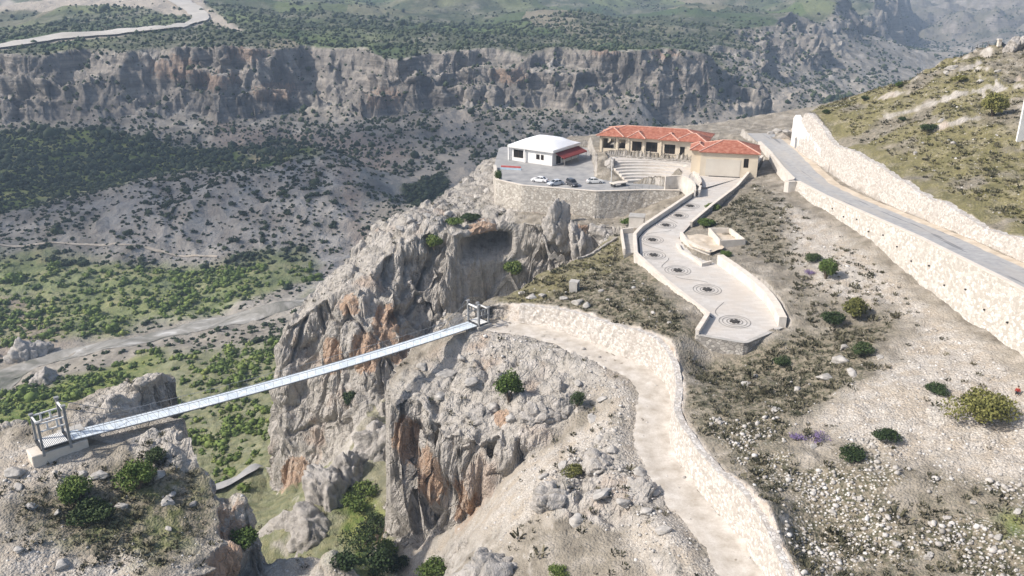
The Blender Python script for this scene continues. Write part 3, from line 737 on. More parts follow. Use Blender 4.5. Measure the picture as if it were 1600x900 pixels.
def land_material():
    g = NT('land')
    A = {k: g.attr(k) for k in keys + ['rust']}
    p = g.pos()
    nL = g.noise(.05, 4); nM = g.noise(.35, 5, .62); nS = g.noise(2.2, 4, .65); nX = g.noise(7.0, 3, .6)
    sepn = g.n('ShaderNodeSeparateXYZ'); g.L(p, sepn.inputs[0])
    farf = g.mapr(sepn.outputs['Y'], 230, 420)
    # soil and thin cover
    soil = g.ramp(nM, [(.3, (.16, .14, .112)), (.5, (.27, .24, .195)), (.68, (.40, .36, .31))])
    tuft = g.mapr(g.noise(1.3, 5, .7), .42, .60)
    scrubc = g.mix(tuft, g.ramp(nS, [(.3, (.21, .175, .125)), (.7, (.30, .265, .205))]), g.ramp(nS, [(.35, (.055, .058, .035)), (.7, (.12, .115, .07))]))
    grass = g.mix(g.mapr(nS, .35, .65), g.ramp(nM, [(.35, (.15, .14, .06)), (.5, (.24, .215, .10)), (.65, (.36, .32, .235))]), g.ramp(nX, [(.3, (.07, .075, .03)), (.7, (.26, .22, .13))]))
    greenc = g.mix(g.mapr(g.noise(.5, 4, .6), .38, .62), (.10, .145, .036), (.215, .23, .08))
    screec = g.mix(g.mapr(nM, .42, .62), g.ramp(nX, [(.25, (.36, .325, .28)), (.5, (.60, .56, .505)), (.8, (.72, .685, .64))]), g.ramp(nX, [(.25, (.37, .31, .24)), (.7, (.56, .49, .40))]))
    screec = g.mix(g.mapr(g.voro(4.2), .36, .64, 0, .5), screec, (.27, .24, .205))  # gaps between the stones: their shade is put into the colour
    screec = g.mix(g.mapr(g.voro(1.7), .30, .55, 0, .3), screec, (.34, .30, .26))
    stones = g.mapr(g.voro(2.6), .18, .42, 1, 0)
    stonec = g.mix(stones, scrubc, (.62, .59, .55))
    c = g.mix(g.math('MULTIPLY', A['scrub'], 1.0), soil, scrubc)
    c = g.mix(A['grass'], c, grass)
    c = g.mix(A['green'], c, greenc)
    c = g.mix(A['stony'], c, stonec)
    c = g.mix(A['scree'], c, screec)
    # the far land: pale slopes, meadow, fields of the plateau
    hillc = g.ramp(g.noise(.045, 6, .62), [(.32, (.19, .17, .145)), (.5, (.285, .26, .225)), (.66, (.40, .37, .33))])
    fgreen = g.ramp(g.noise(.06, 6, .6), [(.3, (.10, .145, .038)), (.5, (.175, .215, .06)), (.68, (.30, .285, .125))])
    fc = g.mix(A['bare'], hillc, g.ramp(g.noise(.07, 6, .62), [(.32, (.27, .24, .21)), (.5, (.37, .34, .305)), (.66, (.47, .44, .40))]))
    fc = g.mix(A['green'], fc, fgreen)
    fc = g.mix(A['tan'], fc, g.ramp(g.noise(.08, 5), [(.35, (.24, .185, .15)), (.65, (.36, .29, .245))]))
    fc = g.mix(A['dark'], fc, (.03, .05, .022))
    warp = g.n('ShaderNodeVectorMath', operation='ADD'); g.L(p, warp.inputs[0])
    cl = g.n('ShaderNodeTexVoronoi', feature='F1'); cl.inputs['Scale'].default_value = .0105; g.L(g.scale(p, (1, .45, .0)), cl.inputs['Vector'])
    fields = g.ramp(cl.outputs['Color'], [(.0, (.085, .125, .05)), (.3, (.06, .09, .04)), (.45, (.16, .18, .09)), (.6, (.10, .14, .05)), (.75, (.24, .21, .155)), (.9, (.07, .10, .045))])
    platmix = g.mapr(g.noise(.006, 4, .6), .43, .58)
    plat = g.mix(platmix, g.ramp(g.noise(.03, 6, .65), [(.33, (.045, .065, .035)), (.5, (.095, .105, .065)), (.66, (.22, .21, .165))]), fields)
    fc = g.mix(A['plateau'], fc, plat)
    mtc = g.ramp(g.noise(.008, 6, .65), [(.3, (.08, .09, .06)), (.55, (.20, .18, .15)), (.7, (.30, .27, .24))])
    fc = g.mix(A['mount'], fc, mtc)
    fc = g.mix(A['scree'], fc, (.42, .37, .31))
    c = g.mix(farf, c, fc)
    # rock
    str_ = g.noise(.9, 5, .6, g.scale(p, (1, 1, .22)))
    blot = g.noise(.55, 6, .68)
    rock = g.ramp(blot, [(.28, (.26, .238, .21)), (.45, (.41, .38, .34)), (.6, (.50, .465, .425)), (.78, (.60, .565, .525))])
    streak = g.mapr(str_, .52, .72)
    rock = g.mix(g.math('MULTIPLY', streak, .45), rock, (.15, .145, .14))
    crack = g.voro(.42, 'DISTANCE_TO_EDGE', g.n('ShaderNodeVectorMath', operation='ADD').outputs[0])
    ru = g.math('MULTIPLY', g.mapr(g.math('ADD', A['rust'], g.math('MULTIPLY', g.math('SUBTRACT', g.noise(.55, 6, .68, g.scale(p, (1, 1, .4))), .5), 2.4)), .46, .66), .68)
    rustc = g.ramp(g.noise(.8, 4), [(.3, (.36, .22, .14)), (.5, (.45, .27, .155)), (.7, (.50, .38, .29))])
    rust0 = g.mapr(g.noise(.12, 3, .5, g.scale(p, (1, 1, .6))), .58, .72)
    rock = g.mix(g.math('MULTIPLY', rust0, .5), rock, (.43, .31, .23))
    rock = g.mix(ru, rock, rustc)
    # far cliffs: bedded bands
    band = g.noise(.16, 5, .62, g.scale(p, (.12, .12, 1.6)))
    frock = g.ramp(band, [(.3, (.12, .11, .10)), (.47, (.225, .205, .185)), (.6, (.30, .27, .24)), (.75, (.40, .36, .32))])
    frock = g.mix(g.mapr(g.noise(.03, 4, .6, g.scale(p, (1, 1, .15))), .48, .66), frock, (.15, .14, .13))
    frock = g.mix(g.math('MULTIPLY', ru, .75), frock, (.36, .24, .17))
    rock = g.mix(farf, rock, frock)
    geo = g._p
    sx = g.n('ShaderNodeSeparateXYZ'); g.L(geo.outputs['Normal'], sx.inputs[0])
    steep = g.mapr(sx.outputs['Z'], .80, .62)
    rk_ = g.math('MAXIMUM', g.mapr(A['rock'], .25, .6), g.math('MULTIPLY', steep, g.math('SUBTRACT', 1.0, A['scree'])))
    flat_ = g.mapr(sx.outputs['Z'], .70, .88)
    veg_on = g.math('MULTIPLY', g.math('MULTIPLY', flat_, g.mapr(nM, .5, .62)), g.mapr(farf, 0, 1, .45, .8))
    rock = g.mix(veg_on, rock, g.mix(farf, scrubc, (.075, .085, .045)))
    c = g.mix(rk_, c, rock)
    facec = g.ramp(g.noise(.6, 5, .6), [(.3, (.41, .33, .26)), (.48, (.53, .47, .41)), (.68, (.62, .575, .53))])
    c = g.mix(A['face'], c, facec)
    vt = g.mapr(A['scree'], .2, .8)
    h = g.math('ADD', g.math('MULTIPLY', nS, .5), g.math('MULTIPLY', nX, .22))
    h = g.math('ADD', h, g.math('MULTIPLY', blot, g.math('MULTIPLY', A['rock'], 1.6)))
    h = g.math('ADD', h, g.math('MULTIPLY', g.voro(3.2), -.35))
    jn = g.mapr(g.voro(.62, 'DISTANCE_TO_EDGE', g.scale(p, (1, 1, .45))), 0, .07)
    h = g.math('ADD', h, g.math('MULTIPLY', jn, g.math('MULTIPLY', A['rock'], .42)))
    hf = g.math('ADD', g.math('MULTIPLY', g.noise(.12, 6, .65), 9.0), g.math('MULTIPLY', band, g.math('MULTIPLY', A['rock'], 5.0)))
    h = g.math('ADD', g.math('MULTIPLY', h, g.math('SUBTRACT', 1.0, farf)), g.math('MULTIPLY', hf, farf))
    nrm = g.bump(h, .85, .6)
    return g.out(c, .95, nrm)
M_LAND = land_material()

def land_part(name, facemask):
    F = Fq[facemask].reshape(-1, 4)
    used, inv = np.unique(F, return_inverse=True)
    o = np_obj(name, V.reshape(-1, 3)[used], inv.reshape(-1, 4), M_LAND, attrs={k: a.reshape(-1)[used] for k, a in at.items()})
    rf = at['rock'].reshape(-1)[used][inv.reshape(-1, 4)].mean(1); o.data.polygons.foreach_set('use_smooth', ~((rf > .35) & (V.reshape(-1, 3)[used][inv.reshape(-1, 4)[:, 0], 1] < 320)))
    tag(o, kind='structure'); return o
fy = LY[:-1, :-1]; fx = LX[:-1, :-1]
ft = far_look(FAR_T, LX, LY)[:-1, :-1]; fm = far_look(FAR_MT, LX, LY)[:-1, :-1]
nearm = fy < 290
land_part('ground', nearm)
land_part('valley', ~nearm & (ft < .02) & (fm < .3))
land_part('canyon_wall', ~nearm & (ft >= .02) & (ft < .97) & (fm < .3))
land_part('plateau', ~nearm & (ft >= .97) & (fm < .3))
land_part('mountains', ~nearm & (fm >= .3))
# ------------------------------------------------------------------ mesh collector
class MB:
    def __init__(s): s.v = []; s.f = []
    def add(s, vs_, fs):
        o = len(s.v); s.v += [tuple(map(float, p)) for p in vs_]; s.f += [tuple(i + o for i in f) for f in fs]; return s
    def box(s, c, size, rz=0.0, tilt=None):
        x, y, z = size[0] / 2, size[1] / 2, size[2] / 2
        M = Matrix.Rotation(rz, 3, 'Z')
        if tilt is not None: M = M @ tilt
        vs_ = [Vector(c) + M @ Vector((a * x, b * y, d * z)) for d in (-1, 1) for a, b in ((-1, -1), (1, -1), (1, 1), (-1, 1))]
        return s.add(vs_, [(3, 2, 1, 0), (4, 5, 6, 7), (0, 1, 5, 4), (1, 2, 6, 5), (2, 3, 7, 6), (3, 0, 4, 7)])
    def bar(s, a, b, wd, hg=None):
        a, b = Vector(a), Vector(b); d = b - a; hg = hg or wd
        q = d.to_track_quat('Z', 'Y').to_matrix()
        vs_ = [p + q @ Vector((i * wd / 2, j * hg / 2, 0)) for p in (a, b) for i, j in ((-1, -1), (1, -1), (1, 1), (-1, 1))]
        return s.add(vs_, [(3, 2, 1, 0), (4, 5, 6, 7), (0, 1, 5, 4), (1, 2, 6, 5), (2, 3, 7, 6), (3, 0, 4, 7)])
    def tube(s, pts, r, n=8):
        pts = [Vector(p) for p in pts]; rs = r if hasattr(r, '__len__') else [r] * len(pts); base = len(s.v); vs_ = []; fs = []
        for i, p in enumerate(pts):
            d = (pts[min(i + 1, len(pts) - 1)] - pts[max(i - 1, 0)]).normalized(); q = d.to_track_quat('Z', 'Y').to_matrix()
            vs_ += [p + q @ Vector((rs[i] * math.cos(k * 2 * math.pi / n), rs[i] * math.sin(k * 2 * math.pi / n), 0)) for k in range(n)]
        for i in range(len(pts) - 1):
            for k in range(n): fs.append((i * n + k, i * n + (k + 1) % n, (i + 1) * n + (k + 1) % n, (i + 1) * n + k))
        fs.append(tuple(range(n - 1, -1, -1))); fs.append(tuple((len(pts) - 1) * n + k for k in range(n)))
        return s.add(vs_, fs)
    def prism(s, poly, z0, z1):
        n = len(poly); vs_ = [(p[0], p[1], z0) for p in poly] + [(p[0], p[1], z1) for p in poly]
        return s.add(vs_, [tuple(range(n - 1, -1, -1)), tuple(range(n, 2 * n))] + [(i, (i + 1) % n, n + (i + 1) % n, n + i) for i in range(n)])
    def build(s, name, mat, parent=None, smooth=False, bevel=0.0):
        me = bpy.data.meshes.new(name); me.from_pydata(s.v, [], s.f); me.update()
        bm = bmesh.new(); bm.from_mesh(me); bmesh.ops.recalc_face_normals(bm, faces=bm.faces)
        if bevel: bmesh.ops.bevel(bm, geom=[e for e in bm.edges], offset=bevel, segments=1, affect='EDGES')
        bm.to_mesh(me); bm.free()
        if smooth: me.polygons.foreach_set('use_smooth', [True] * len(me.polygons))
        me.materials.append(mat)
        o = bpy.data.objects.new(name, me); C.objects.link(o)
        if parent: o.parent = parent
        return o

def ribbon_wall(name, line, top, bottom, th, mat, side=1, parent=None, step=1.2, rough=.05, cap=None, cap_mat=None, cap_over=.08, batter=0.0):
    """wall following a plan line; top/bottom: functions of (x, y, i) -> z; wall body lies on one side of the line"""
    P = resample([(p[0], p[1]) for p in line], step); n = len(P)
    d = np.gradient(P, axis=0); d /= np.linalg.norm(d, axis=1, keepdims=True) + 1e-9
    nr = np.stack([d[:, 1], -d[:, 0]], 1) * side
    q = P + nr * th
    rows = 6
    vs_ = []; fs = []
    zt = np.array([top(p[0], p[1]) for p in P]); zb = np.array([bottom(p[0], p[1]) for p in P])
    for k in range(rows):                     # outer face (on the line)
        a = k / (rows - 1); z = zb * (1 - a) + zt * a
        off = -nr * (batter * (zt - zb) * (1 - a))[:, None]
        w_ = noise3(P[:, 0] * 1.1, P[:, 1] * 1.1, z * 1.3, 400) * rough * (1 if 0 < k < rows - 1 else .4)
        vs_.append(np.c_[P + off - nr * w_[:, None], z])
    for k in range(rows):                     # inner face downwards
        a = 1 - k / (rows - 1); z = zb * (1 - a) + zt * a
        vs_.append(np.c_[q, z])
    R_ = 2 * rows; VV = np.vstack(vs_)
    id_ = lambda r, i: (r % R_) * n + i
    for r in range(R_):
        for i in range(n - 1): fs.append((id_(r, i), id_(r, i + 1), id_(r + 1, i + 1), id_(r + 1, i)))
    fs.append(tuple(id_(r, 0) for r in range(R_))); fs.append(tuple(id_(r, n - 1) for r in range(R_ - 1, -1, -1)))
    mb = MB().add(VV, fs); o = mb.build(name, mat, parent)
    if cap:
        a = P - nr * cap_over; b = q + nr * cap_over
        vs2 = np.vstack([np.c_[a, zt + .004], np.c_[b, zt + .004], np.c_[b, zt + cap], np.c_[a, zt + cap]])
        f2 = []
        for i in range(n - 1):
            for r in range(4): f2.append((r * n + i, r * n + i + 1, ((r + 1) % 4) * n + i + 1, ((r + 1) % 4) * n + i))
        f2 += [(0, n, 2 * n, 3 * n), (n - 1, 4 * n - 1, 3 * n - 1, 2 * n - 1)]
        MB().add(vs2, f2).build('coping', cap_mat or mat, o)
    return o

def sheet(name, poly, zf, mat, step=2.0, parent=None, lift=0.0):
    from mathutils.geometry import delaunay_2d_cdt
    B = resample([(p[0], p[1]) for p in poly] + [(poly[0][0], poly[0][1])], step)[:-1]
    x0, y0 = B.min(0); x1, y1 = B.max(0)
    gx, gy = np.meshgrid(np.arange(x0, x1, step), np.arange(y0, y1, step))
    sdv = poly_sd(B, gx.astype(np.float32), gy.astype(np.float32), 5)
    I = np.stack([gx[sdv > step * .4], gy[sdv > step * .4]], 1)
    pts = [Vector(p) for p in np.vstack([B, I])]
    nB = len(B)
    vo, _, fo, *_r = delaunay_2d_cdt(pts, [], [list(range(nB))], 1, 1e-4)
    vs_ = [(p.x, p.y, float(zf(p.x, p.y)) + lift) for p in vo]
    me = bpy.data.meshes.new(name); me.from_pydata(vs_, [], [tuple(f) for f in fo]); me.update()
    bm = bmesh.new(); bm.from_mesh(me); bmesh.ops.recalc_face_normals(bm, faces=bm.faces)
    for f in bm.faces:
        if f.normal.z < 0: f.normal_flip()
    bm.to_mesh(me); bm.free(); me.materials.append(mat)
    o = bpy.data.objects.new(name, me); C.objects.link(o)
    if parent: o.parent = parent
    return o

def drape(name, line, width, mat, zf, lift=.05, step=1.5, across=7, edge=.0, seed=0):
    P = resample([(p[0], p[1]) for p in line], step); n = len(P)
    d = np.gradient(P, axis=0); d /= np.linalg.norm(d, axis=1, keepdims=True) + 1e-9; nr = np.stack([d[:, 1], -d[:, 0]], 1)
    wd = np.interp(np.linspace(0, 1, n), np.linspace(0, 1, len(width)), width) if hasattr(width, '__len__') else np.full(n, width)
    rows = []
    for k in range(across):
        a = (k / (across - 1) - .5)
        ww = wd * (1 + edge * noise2(np.arange(n) * step * .3, np.full(n, k * 9.7), 500 + seed))
        q = P + nr * (a * ww)[:, None]
        rows.append(np.c_[q, zf(q[:, 0], q[:, 1]) + lift - (.12 if edge and k in (0, across - 1) else 0)])
    VV = np.vstack(rows); F = []
    for k in range(across - 1):
        for i in range(n - 1): F.append((k * n + i, (k + 1) * n + i, (k + 1) * n + i + 1, k * n + i + 1))
    o = np_obj(name, VV, np.array(F), mat); tag(o, kind='structure'); return o

# ------------------------------------------------------------------ materials of built things
def stone_mat(name, lo, mid, hi, sc_=1.6, joint=(.30, .27, .23), jw=.06, bump=.5):
    g = NT(name); p = g.pos()
    v = g.n('ShaderNodeTexVoronoi', feature='F1'); g.L(g.scale(p, (1, 1, 1.35)), v.inputs['Vector']); v.inputs['Scale'].default_value = sc_
    sepc = g.n('ShaderNodeSeparateColor'); g.L(v.outputs['Color'], sepc.inputs[0])
    c = g.ramp(sepc.outputs[0], [(.1, lo), (.5, mid), (.9, hi)])
    e = g.voro(sc_, 'DISTANCE_TO_EDGE', g.scale(p, (1, 1, 1.35)))
    c = g.mix(g.mapr(e, jw, jw * .35), c, joint)
    big = g.noise(.22, 4, .6); c = g.mix(g.mapr(big, .52, .72, 0, .45), c, lo)
    n = g.bump(g.math('ADD', g.mapr(e, 0, .12), g.math('MULTIPLY', g.noise(6, 3), .4)), bump, .08)
    return g.out(c, .92, n)
def plain_mat(name, lo, hi, sc_=1.2, rough=.85, bump=.15, det=4, spec=None, metal=0.0):
    g = NT(name); nz = g.noise(sc_, det, .6)
    c = g.ramp(nz, [(.32, lo), (.68, hi)])
    nb_ = g.bump(g.noise(sc_ * 9, 3), bump, .03)
    m = g.out(c, rough, nb_)
    if metal: g.b.inputs['Metallic'].default_value = metal
    return m
M = {}
M['road_wall'] = stone_mat('pale_masonry', (.44, .405, .36), (.56, .525, .48), (.66, .63, .59), 1.7, (.42, .38, .32), .05)
M['grey_wall'] = stone_mat('grey_masonry', (.25, .235, .215), (.38, .355, .32), (.50, .47, .43), 1.5, (.22, .2, .18), .07)
M['park_wall'] = stone_mat('tan_masonry', (.38, .345, .30), (.50, .465, .415), (.60, .565, .51), 1.5, (.27, .24, .2), .06)
M['plaster'] = plain_mat('pale_concrete', (.50, .46, .41), (.64, .605, .56), .5)
M['coping'] = plain_mat('coping_stone', (.58, .52, .45), (.70, .64, .56), .8)
M['concrete'] = plain_mat('grey_concrete', (.34, .325, .30), (.47, .45, .42), .7)
M['cream'] = plain_mat('cream_render', (.58, .50, .39), (.66, .585, .47), .35)
M['cream_panel'] = plain_mat('pale_render', (.56, .51, .44), (.62, .575, .50), .35)
M['white'] = plain_mat('white_render', (.68, .67, .65), (.78, .775, .76), .5)
M['white_roof'] = plain_mat('white_membrane', (.78, .78, .79), (.85, .85, .86), .4, .6)
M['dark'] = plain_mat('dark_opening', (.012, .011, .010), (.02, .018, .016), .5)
M['wood'] = plain_mat('dark_wood', (.055, .035, .025), (.09, .06, .04), 2)
M['awning'] = plain_mat('maroon_awning', (.16, .03, .03), (.22, .045, .04), 1)
M['steel'] = plain_mat('grey_steel', (.20, .205, .21), (.29, .295, .30), 2, .5)
M['white_steel'] = plain_mat('white_steel', (.66, .66, .65), (.76, .76, .75), 2, .5)
M['rail'] = plain_mat('rail_metal', (.22, .21, .20), (.30, .29, .28), 2, .5)
M['dark_rail'] = plain_mat('dark_rail', (.035, .035, .038), (.06, .06, .06), 2, .5)
M['ring'] = plain_mat('ring_inlay', (.17, .16, .15), (.24, .225, .21), 3)
M['black'] = plain_mat('dark_inlay', (.045, .042, .04), (.075, .07, .065), 3)
def tile_mat():
    g = NT('red_tiles'); uvx = g.pos()
    wv = g.n('ShaderNodeTexNoise'); g.L(uvx, wv.inputs['Vector']); wv.inputs['Scale'].default_value = 1.3; wv.inputs['Detail'].default_value = 5
    c = g.ramp(wv.outputs['Fac'], [(.3, (.25, .085, .05)), (.5, (.39, .15, .095)), (.7, (.50, .25, .18))])
    big = g.noise(.25, 3); c = g.mix(g.mapr(big, .5, .72, 0, .5), c, (.40, .16, .12))
    wa = g.n('ShaderNodeTexWave', wave_type='BANDS', bands_direction='Z', wave_profile='SAW'); g.L(uvx, wa.inputs['Vector']); wa.inputs['Scale'].default_value = 1.6
    wb = g.n('ShaderNodeTexWave', wave_type='BANDS', bands_direction='X'); g.L(uvx, wb.inputs['Vector']); wb.inputs['Scale'].default_value = 1.3
    c = g.mix(g.math('MULTIPLY', wa.outputs['Fac'], .35), c, (.24, .07, .05))
    return g.out(c, .85, g.bump(g.math('ADD', wa.outputs['Fac'], wb.outputs['Fac']), .6, .06))
M['tiles'] = tile_mat()
M['ridge'] = plain_mat('ridge_tiles', (.55, .33, .26), (.66, .44, .36), 1.5)
def paving_mat():
    g = NT('terrace_paving'); p = g.pos()
    br = g.n('ShaderNodeTexBrick'); g.L(p, br.inputs['Vector']); br.inputs['Scale'].default_value = 1.0
    br.inputs['Brick Width'].default_value = 1.2; br.inputs['Row Height'].default_value = .6; br.inputs['Mortar Size'].default_value = .012
    for i, c in ((1, (.48, .45, .415)), (2, (.56, .53, .495)), (3, (.44, .40, .36))): br.inputs[i].default_value = (*c, 1)
    st = g.mapr(g.noise(.16, 5, .62), .42, .66)
    c = g.mix(g.math('MULTIPLY', st, .55), br.outputs['Color'], (.52, .455, .385))
    st2 = g.mapr(g.noise(1.4, 5, .7), .56, .72); c = g.mix(g.math('MULTIPLY', st2, .4), c, (.40, .355, .31))
    return g.out(c, .8, g.bump(br.outputs['Fac'], .2, .02))
M['paving'] = paving_mat()
def asphalt_mat():
    g = NT('asphalt'); p = g.pos()
    a = g.ramp(g.noise(.8, 6, .65), [(.3, (.28, .28, .285)), (.5, (.35, .35, .35)), (.7, (.42, .415, .41))])
    lng = g.noise(.5, 4, .6, g.scale(p, (1, .10, 1)))
    a = g.mix(g.mapr(lng, .45, .62, 0, .6), a, (.40, .375, .345))
    a = g.mix(g.mapr(g.noise(.5, 3, .6, g.scale(p, (1.4, .06, 1))), .60, .66, 0, .8), a, (.16, .165, .175))
    return g.out(a, .9, g.bump(g.noise(9, 3), .2, .02))
M['asphalt'] = asphalt_mat()
M['lot'] = plain_mat('worn_asphalt', (.25, .25, .25), (.38, .37, .36), .35)
M['gravel'] = plain_mat('tan_shoulder', (.42, .345, .26), (.60, .53, .44), .5, .95, .5, 6)
def track_mat():
    g = NT('dirt_track'); p = g.pos()
    c = g.ramp(g.noise(.5, 6, .65), [(.3, (.35, .31, .26)), (.5, (.48, .44, .39)), (.68, (.59, .555, .51))])
    c = g.mix(g.mapr(g.noise(5, 4, .7), .5, .7, 0, .6), c, (.36, .31, .255))
    return g.out(c, .95, g.bump(g.noise(3.5, 5, .65), .5, .08))
M['track'] = track_mat()
M['far_road'] = plain_mat('far_road', (.40, .375, .34), (.54, .51, .47), .03, .95, .1)
def river_mat():
    g = NT('river_bed'); p = g.pos()
    lng = g.noise(.05, 6, .65, g.scale(p, (1, 1.0, 1)), 1.5)
    c = g.ramp(lng, [(.34, (.10, .105, .08)), (.46, (.21, .20, .175)), (.57, (.32, .305, .28)), (.68, (.52, .51, .49))])
    return g.out(c, .8, g.bump(g.noise(.25, 5), .6, .6))
M['river'] = river_mat()

Hs = lambda x, y: float(H(np.array([x]), np.array([y]))[0])
Hn = lambda x, y: H(np.asarray(x), np.asarray(y))

# ------------------------------------------------------------------ roads, tracks, water
rl = np.array([(np.interp(y, ROAD_L[::-1, 1], ROAD_L[::-1, 0]) + .45, y) for y in np.linspace(254, 30, 120)])
def road_z(x, y): return np.interp(y, ROAD_L[::-1, 1], ROAD_L[::-1, 2])
road_mid = rl + np.array([4.05, 0])
drape('road', road_mid, 7.9, M['asphalt'], road_z, .06, 1.5, 9)
sh = rl + np.array([8.9, 0])
drape('road_shoulder', sh, 2.9, M['gravel'], lambda x, y: road_z(x, y) + .12 * np.clip(noise2(np.asarray(x) * .5, np.asarray(y) * .3, 9) + .2, 0, 1), .03, 1.2, 7, .10)
drape('dirt_road', [p[:2] for p in smooth_line(DIRT_S, 1)], 5.6, M['track'], Hn, .05, .8, 9, .22)
sheet('parking_lot', PARK_POLY, lambda x, y: PARK_Z, M['lot'], 3.0, lift=.03)['kind'] = 'structure'
sheet('plaza', PLAZA_POLY, lambda x, y: 0.0, M['paving'], 3.0, lift=.03)['kind'] = 'structure'
sheet('terrace', TERR_POLY, lambda x, y: terr_z(y), M['paving'], 1.5, lift=.03)['kind'] = 'structure'
def far_line(px): return [p[:2] for p in hits([a for a, b in px], [b for a, b in px], 150)]
_v = np.array(far_line([(322,769),(384,742)])); _e = _v[1] - _v[0]; VROAD = [tuple(_v[0] - _e * .9), tuple(_v[0] + np.array([.6, .3])), tuple(_v[1]), tuple(_v[1] + _e * .35 + np.array([-1.5, 2.5]))]
drape('valley_road', VROAD, 4.8, M['lot'], Hn, 1.0, 2.0, 5)
drape('river', (far_line([(-60,640),(0,588),(100,560),(200,535),(300,512),(400,490)]) + [T(480,466,395)[:2], T(540,440,425)[:2], T(600,415,450)[:2]]), (22,18,17,20,20,17,15,12,10), M['river'], Hn, .3, 4, 9, .3)
drape('plateau_road', smooth_line(far_line([tuple(q) for q in resample([(-120,95),(0,76),(90,60),(180,52),(270,44),(320,33),(310,18),(285,6),(262,-6)], 22)]), 2), (16,18,18,18,18,22,30,30,30), M['far_road'], Hn, 2.2, 9, 5, .15)
drape('hill_track', far_line([(0,383),(80,380),(160,385),(260,395),(340,402)]), 1.7, M['gravel'], Hn, .5, 4, 4, .3)

# ------------------------------------------------------------------ walls
def below(d=1.6): return lambda x, y: Hs(x, y) - d
def low_on(nx, ny, d=1.2, reach=1.6):
    return lambda x, y: min(Hs(x + nx * reach, y + ny * reach), Hs(x, y)) - d
rw = [(np.interp(y, ROAD_L[::-1, 1], ROAD_L[::-1, 0]) + .35, y) for y in np.linspace(193.5, 60, 90)]
o = ribbon_wall('retaining_wall', rw, lambda x, y: float(road_z(x, y)) + .75, lambda x, y: Hs(x - 1.8, y) - 1.2, .75, M['road_wall'], -1, step=1.0, rough=.10, cap=.14, cap_mat=M['coping'], batter=.07)
tag(o, 'long pale stone retaining wall holding the asphalt road above the scree slope', 'wall')
for y in np.linspace(172, 96, 14):
    xw = float(np.interp(y, ROAD_L[::-1, 1], ROAD_L[::-1, 0])) + .35; zt_ = float(road_z(0, y)) + .75; zb_ = Hs(xw - 1.8, y); q = random.uniform(.35, .75); zz = zb_ + (zt_ - zb_) * q
    MB().box((xw - .07 * (zt_ - zz) - .08, y, zz), (.3, .22, .22)).build('weep_hole', M['black'], o)
M['cut_wall'] = stone_mat('pale_cut_stone', (.43, .39, .35), (.55, .51, .465), (.65, .62, .585), 2.3, (.37, .335, .295), .045, .6)
Ld = resample(DIRT_S[:, :2], 1.0); dd0 = np.gradient(Ld, axis=0); dd0 /= np.linalg.norm(dd0, axis=1, keepdims=True); nn0 = np.stack([-dd0[:, 1], dd0[:, 0]], 1)
off_ = Ld + nn0 * 2.75
if np.interp(0, [0], [0]) == 0 and Hs(*(Ld[12] + nn0[12] * 5)) < Hs(*(Ld[12] - nn0[12] * 5)): nn0 = -nn0; off_ = Ld + nn0 * 2.75
ok_ = [i for i in range(len(off_)) if off_[i][0] > 1.0 and off_[i][1] > 60]
lineD = smooth_line([tuple(off_[i]) for i in ok_[::3]], 2)
def beyond(x, y):
    i = int(np.argmin(((Ld - np.array([x, y])) ** 2).sum(1))); return float(np.clip(Hs(*(np.array([x, y]) + nn0[i] * 1.7)), -12, 0))
zsm = np.array([beyond(p[0], p[1]) for p in lineD]); zsm = np.convolve(np.pad(zsm, 6, mode='edge'), np.ones(13) / 13, 'valid')
def topD(x, y):
    i = int(np.argmin(((lineD[:, :2] - np.array([x, y])) ** 2).sum(1))); return zsm[i] - .05 + .25 * float(noise2(x * .35, y * .35, 88)) + .15 * float(noise2(x * 1.1, y * 1.1, 89))
sgn = 1 if float(np.dot(np.array([lineD[5][1] - lineD[4][1], -(lineD[5][0] - lineD[4][0])]), nn0[ok_[6]])) > 0 else -1
o = ribbon_wall('stone_wall', [p[:2] for p in lineD], topD, lambda x, y: min(Hs(x, y), float(np.interp(y, DIRT[::-1, 1], DIRT[::-1, 2]))) - 1.0, .95, M['cut_wall'], sgn, step=.6, rough=.22, batter=.10)
tag(o, 'long winding pale stone wall along the uphill side of the dirt track', 'wall')
hl = [(77.25 + .25 * float(noise2(y * .08, 3.0, 91)), y) for y in np.linspace(232, 60, 110)]
def topH(x, y): return Hs(79.6, y) * .5 + Hs(78.9, y + 2.0) * .25 + Hs(78.9, y - 2.0) * .25 - .25 + .3 * float(noise2(y * .25, 1.0, 92)) + .2 * float(noise2(y * .9, 1.0, 93))
o = ribbon_wall('stone_wall', hl, topH, lambda x, y: float(road_z(x, y)) - .6, 1.4, M['cut_wall'], -1, step=.8, rough=.25, batter=.08)
tag(o, 'pale rough wall lining the hill side of the asphalt road under the grass', 'wall')
rw2 = [(np.interp(y, ROAD_L[::-1, 1], ROAD_L[::-1, 0]) + .1, y) for y in np.linspace(238, 197, 40)] + [(64.4, 195.8), (63.0, 195.0), (62.4, 193.8), (63.2, 192.9), (64.9, 193.2)]
o = ribbon_wall('retaining_wall', rw2, lambda x, y: float(road_z(x, y)) + .7, lambda x, y: Hs(x - 1.6, y) - 1.2, .7, M['plaster'], -1, step=.6, rough=.06, cap=.12, cap_mat=M['coping'])
tag(o, 'bright curved retaining wall between the red roofed house and the road', 'wall')
pk = [PARK_POLY[i] for i in (12, 0, 1, 2, 3, 4)]
o = ribbon_wall('retaining_wall', pk, lambda x, y: PARK_Z + .8, lambda x, y: min(Hs(x, y - 2.2), Hs(x - 1.5, y - 1.2), PARK_Z - 3.0) - 1.2, .7, M['park_wall'], -1, step=.8, rough=.10, cap=.15, cap_mat=M['coping'], batter=.04)
tag(o, 'high tan masonry wall wrapping the car park on the cliff edge', 'wall')
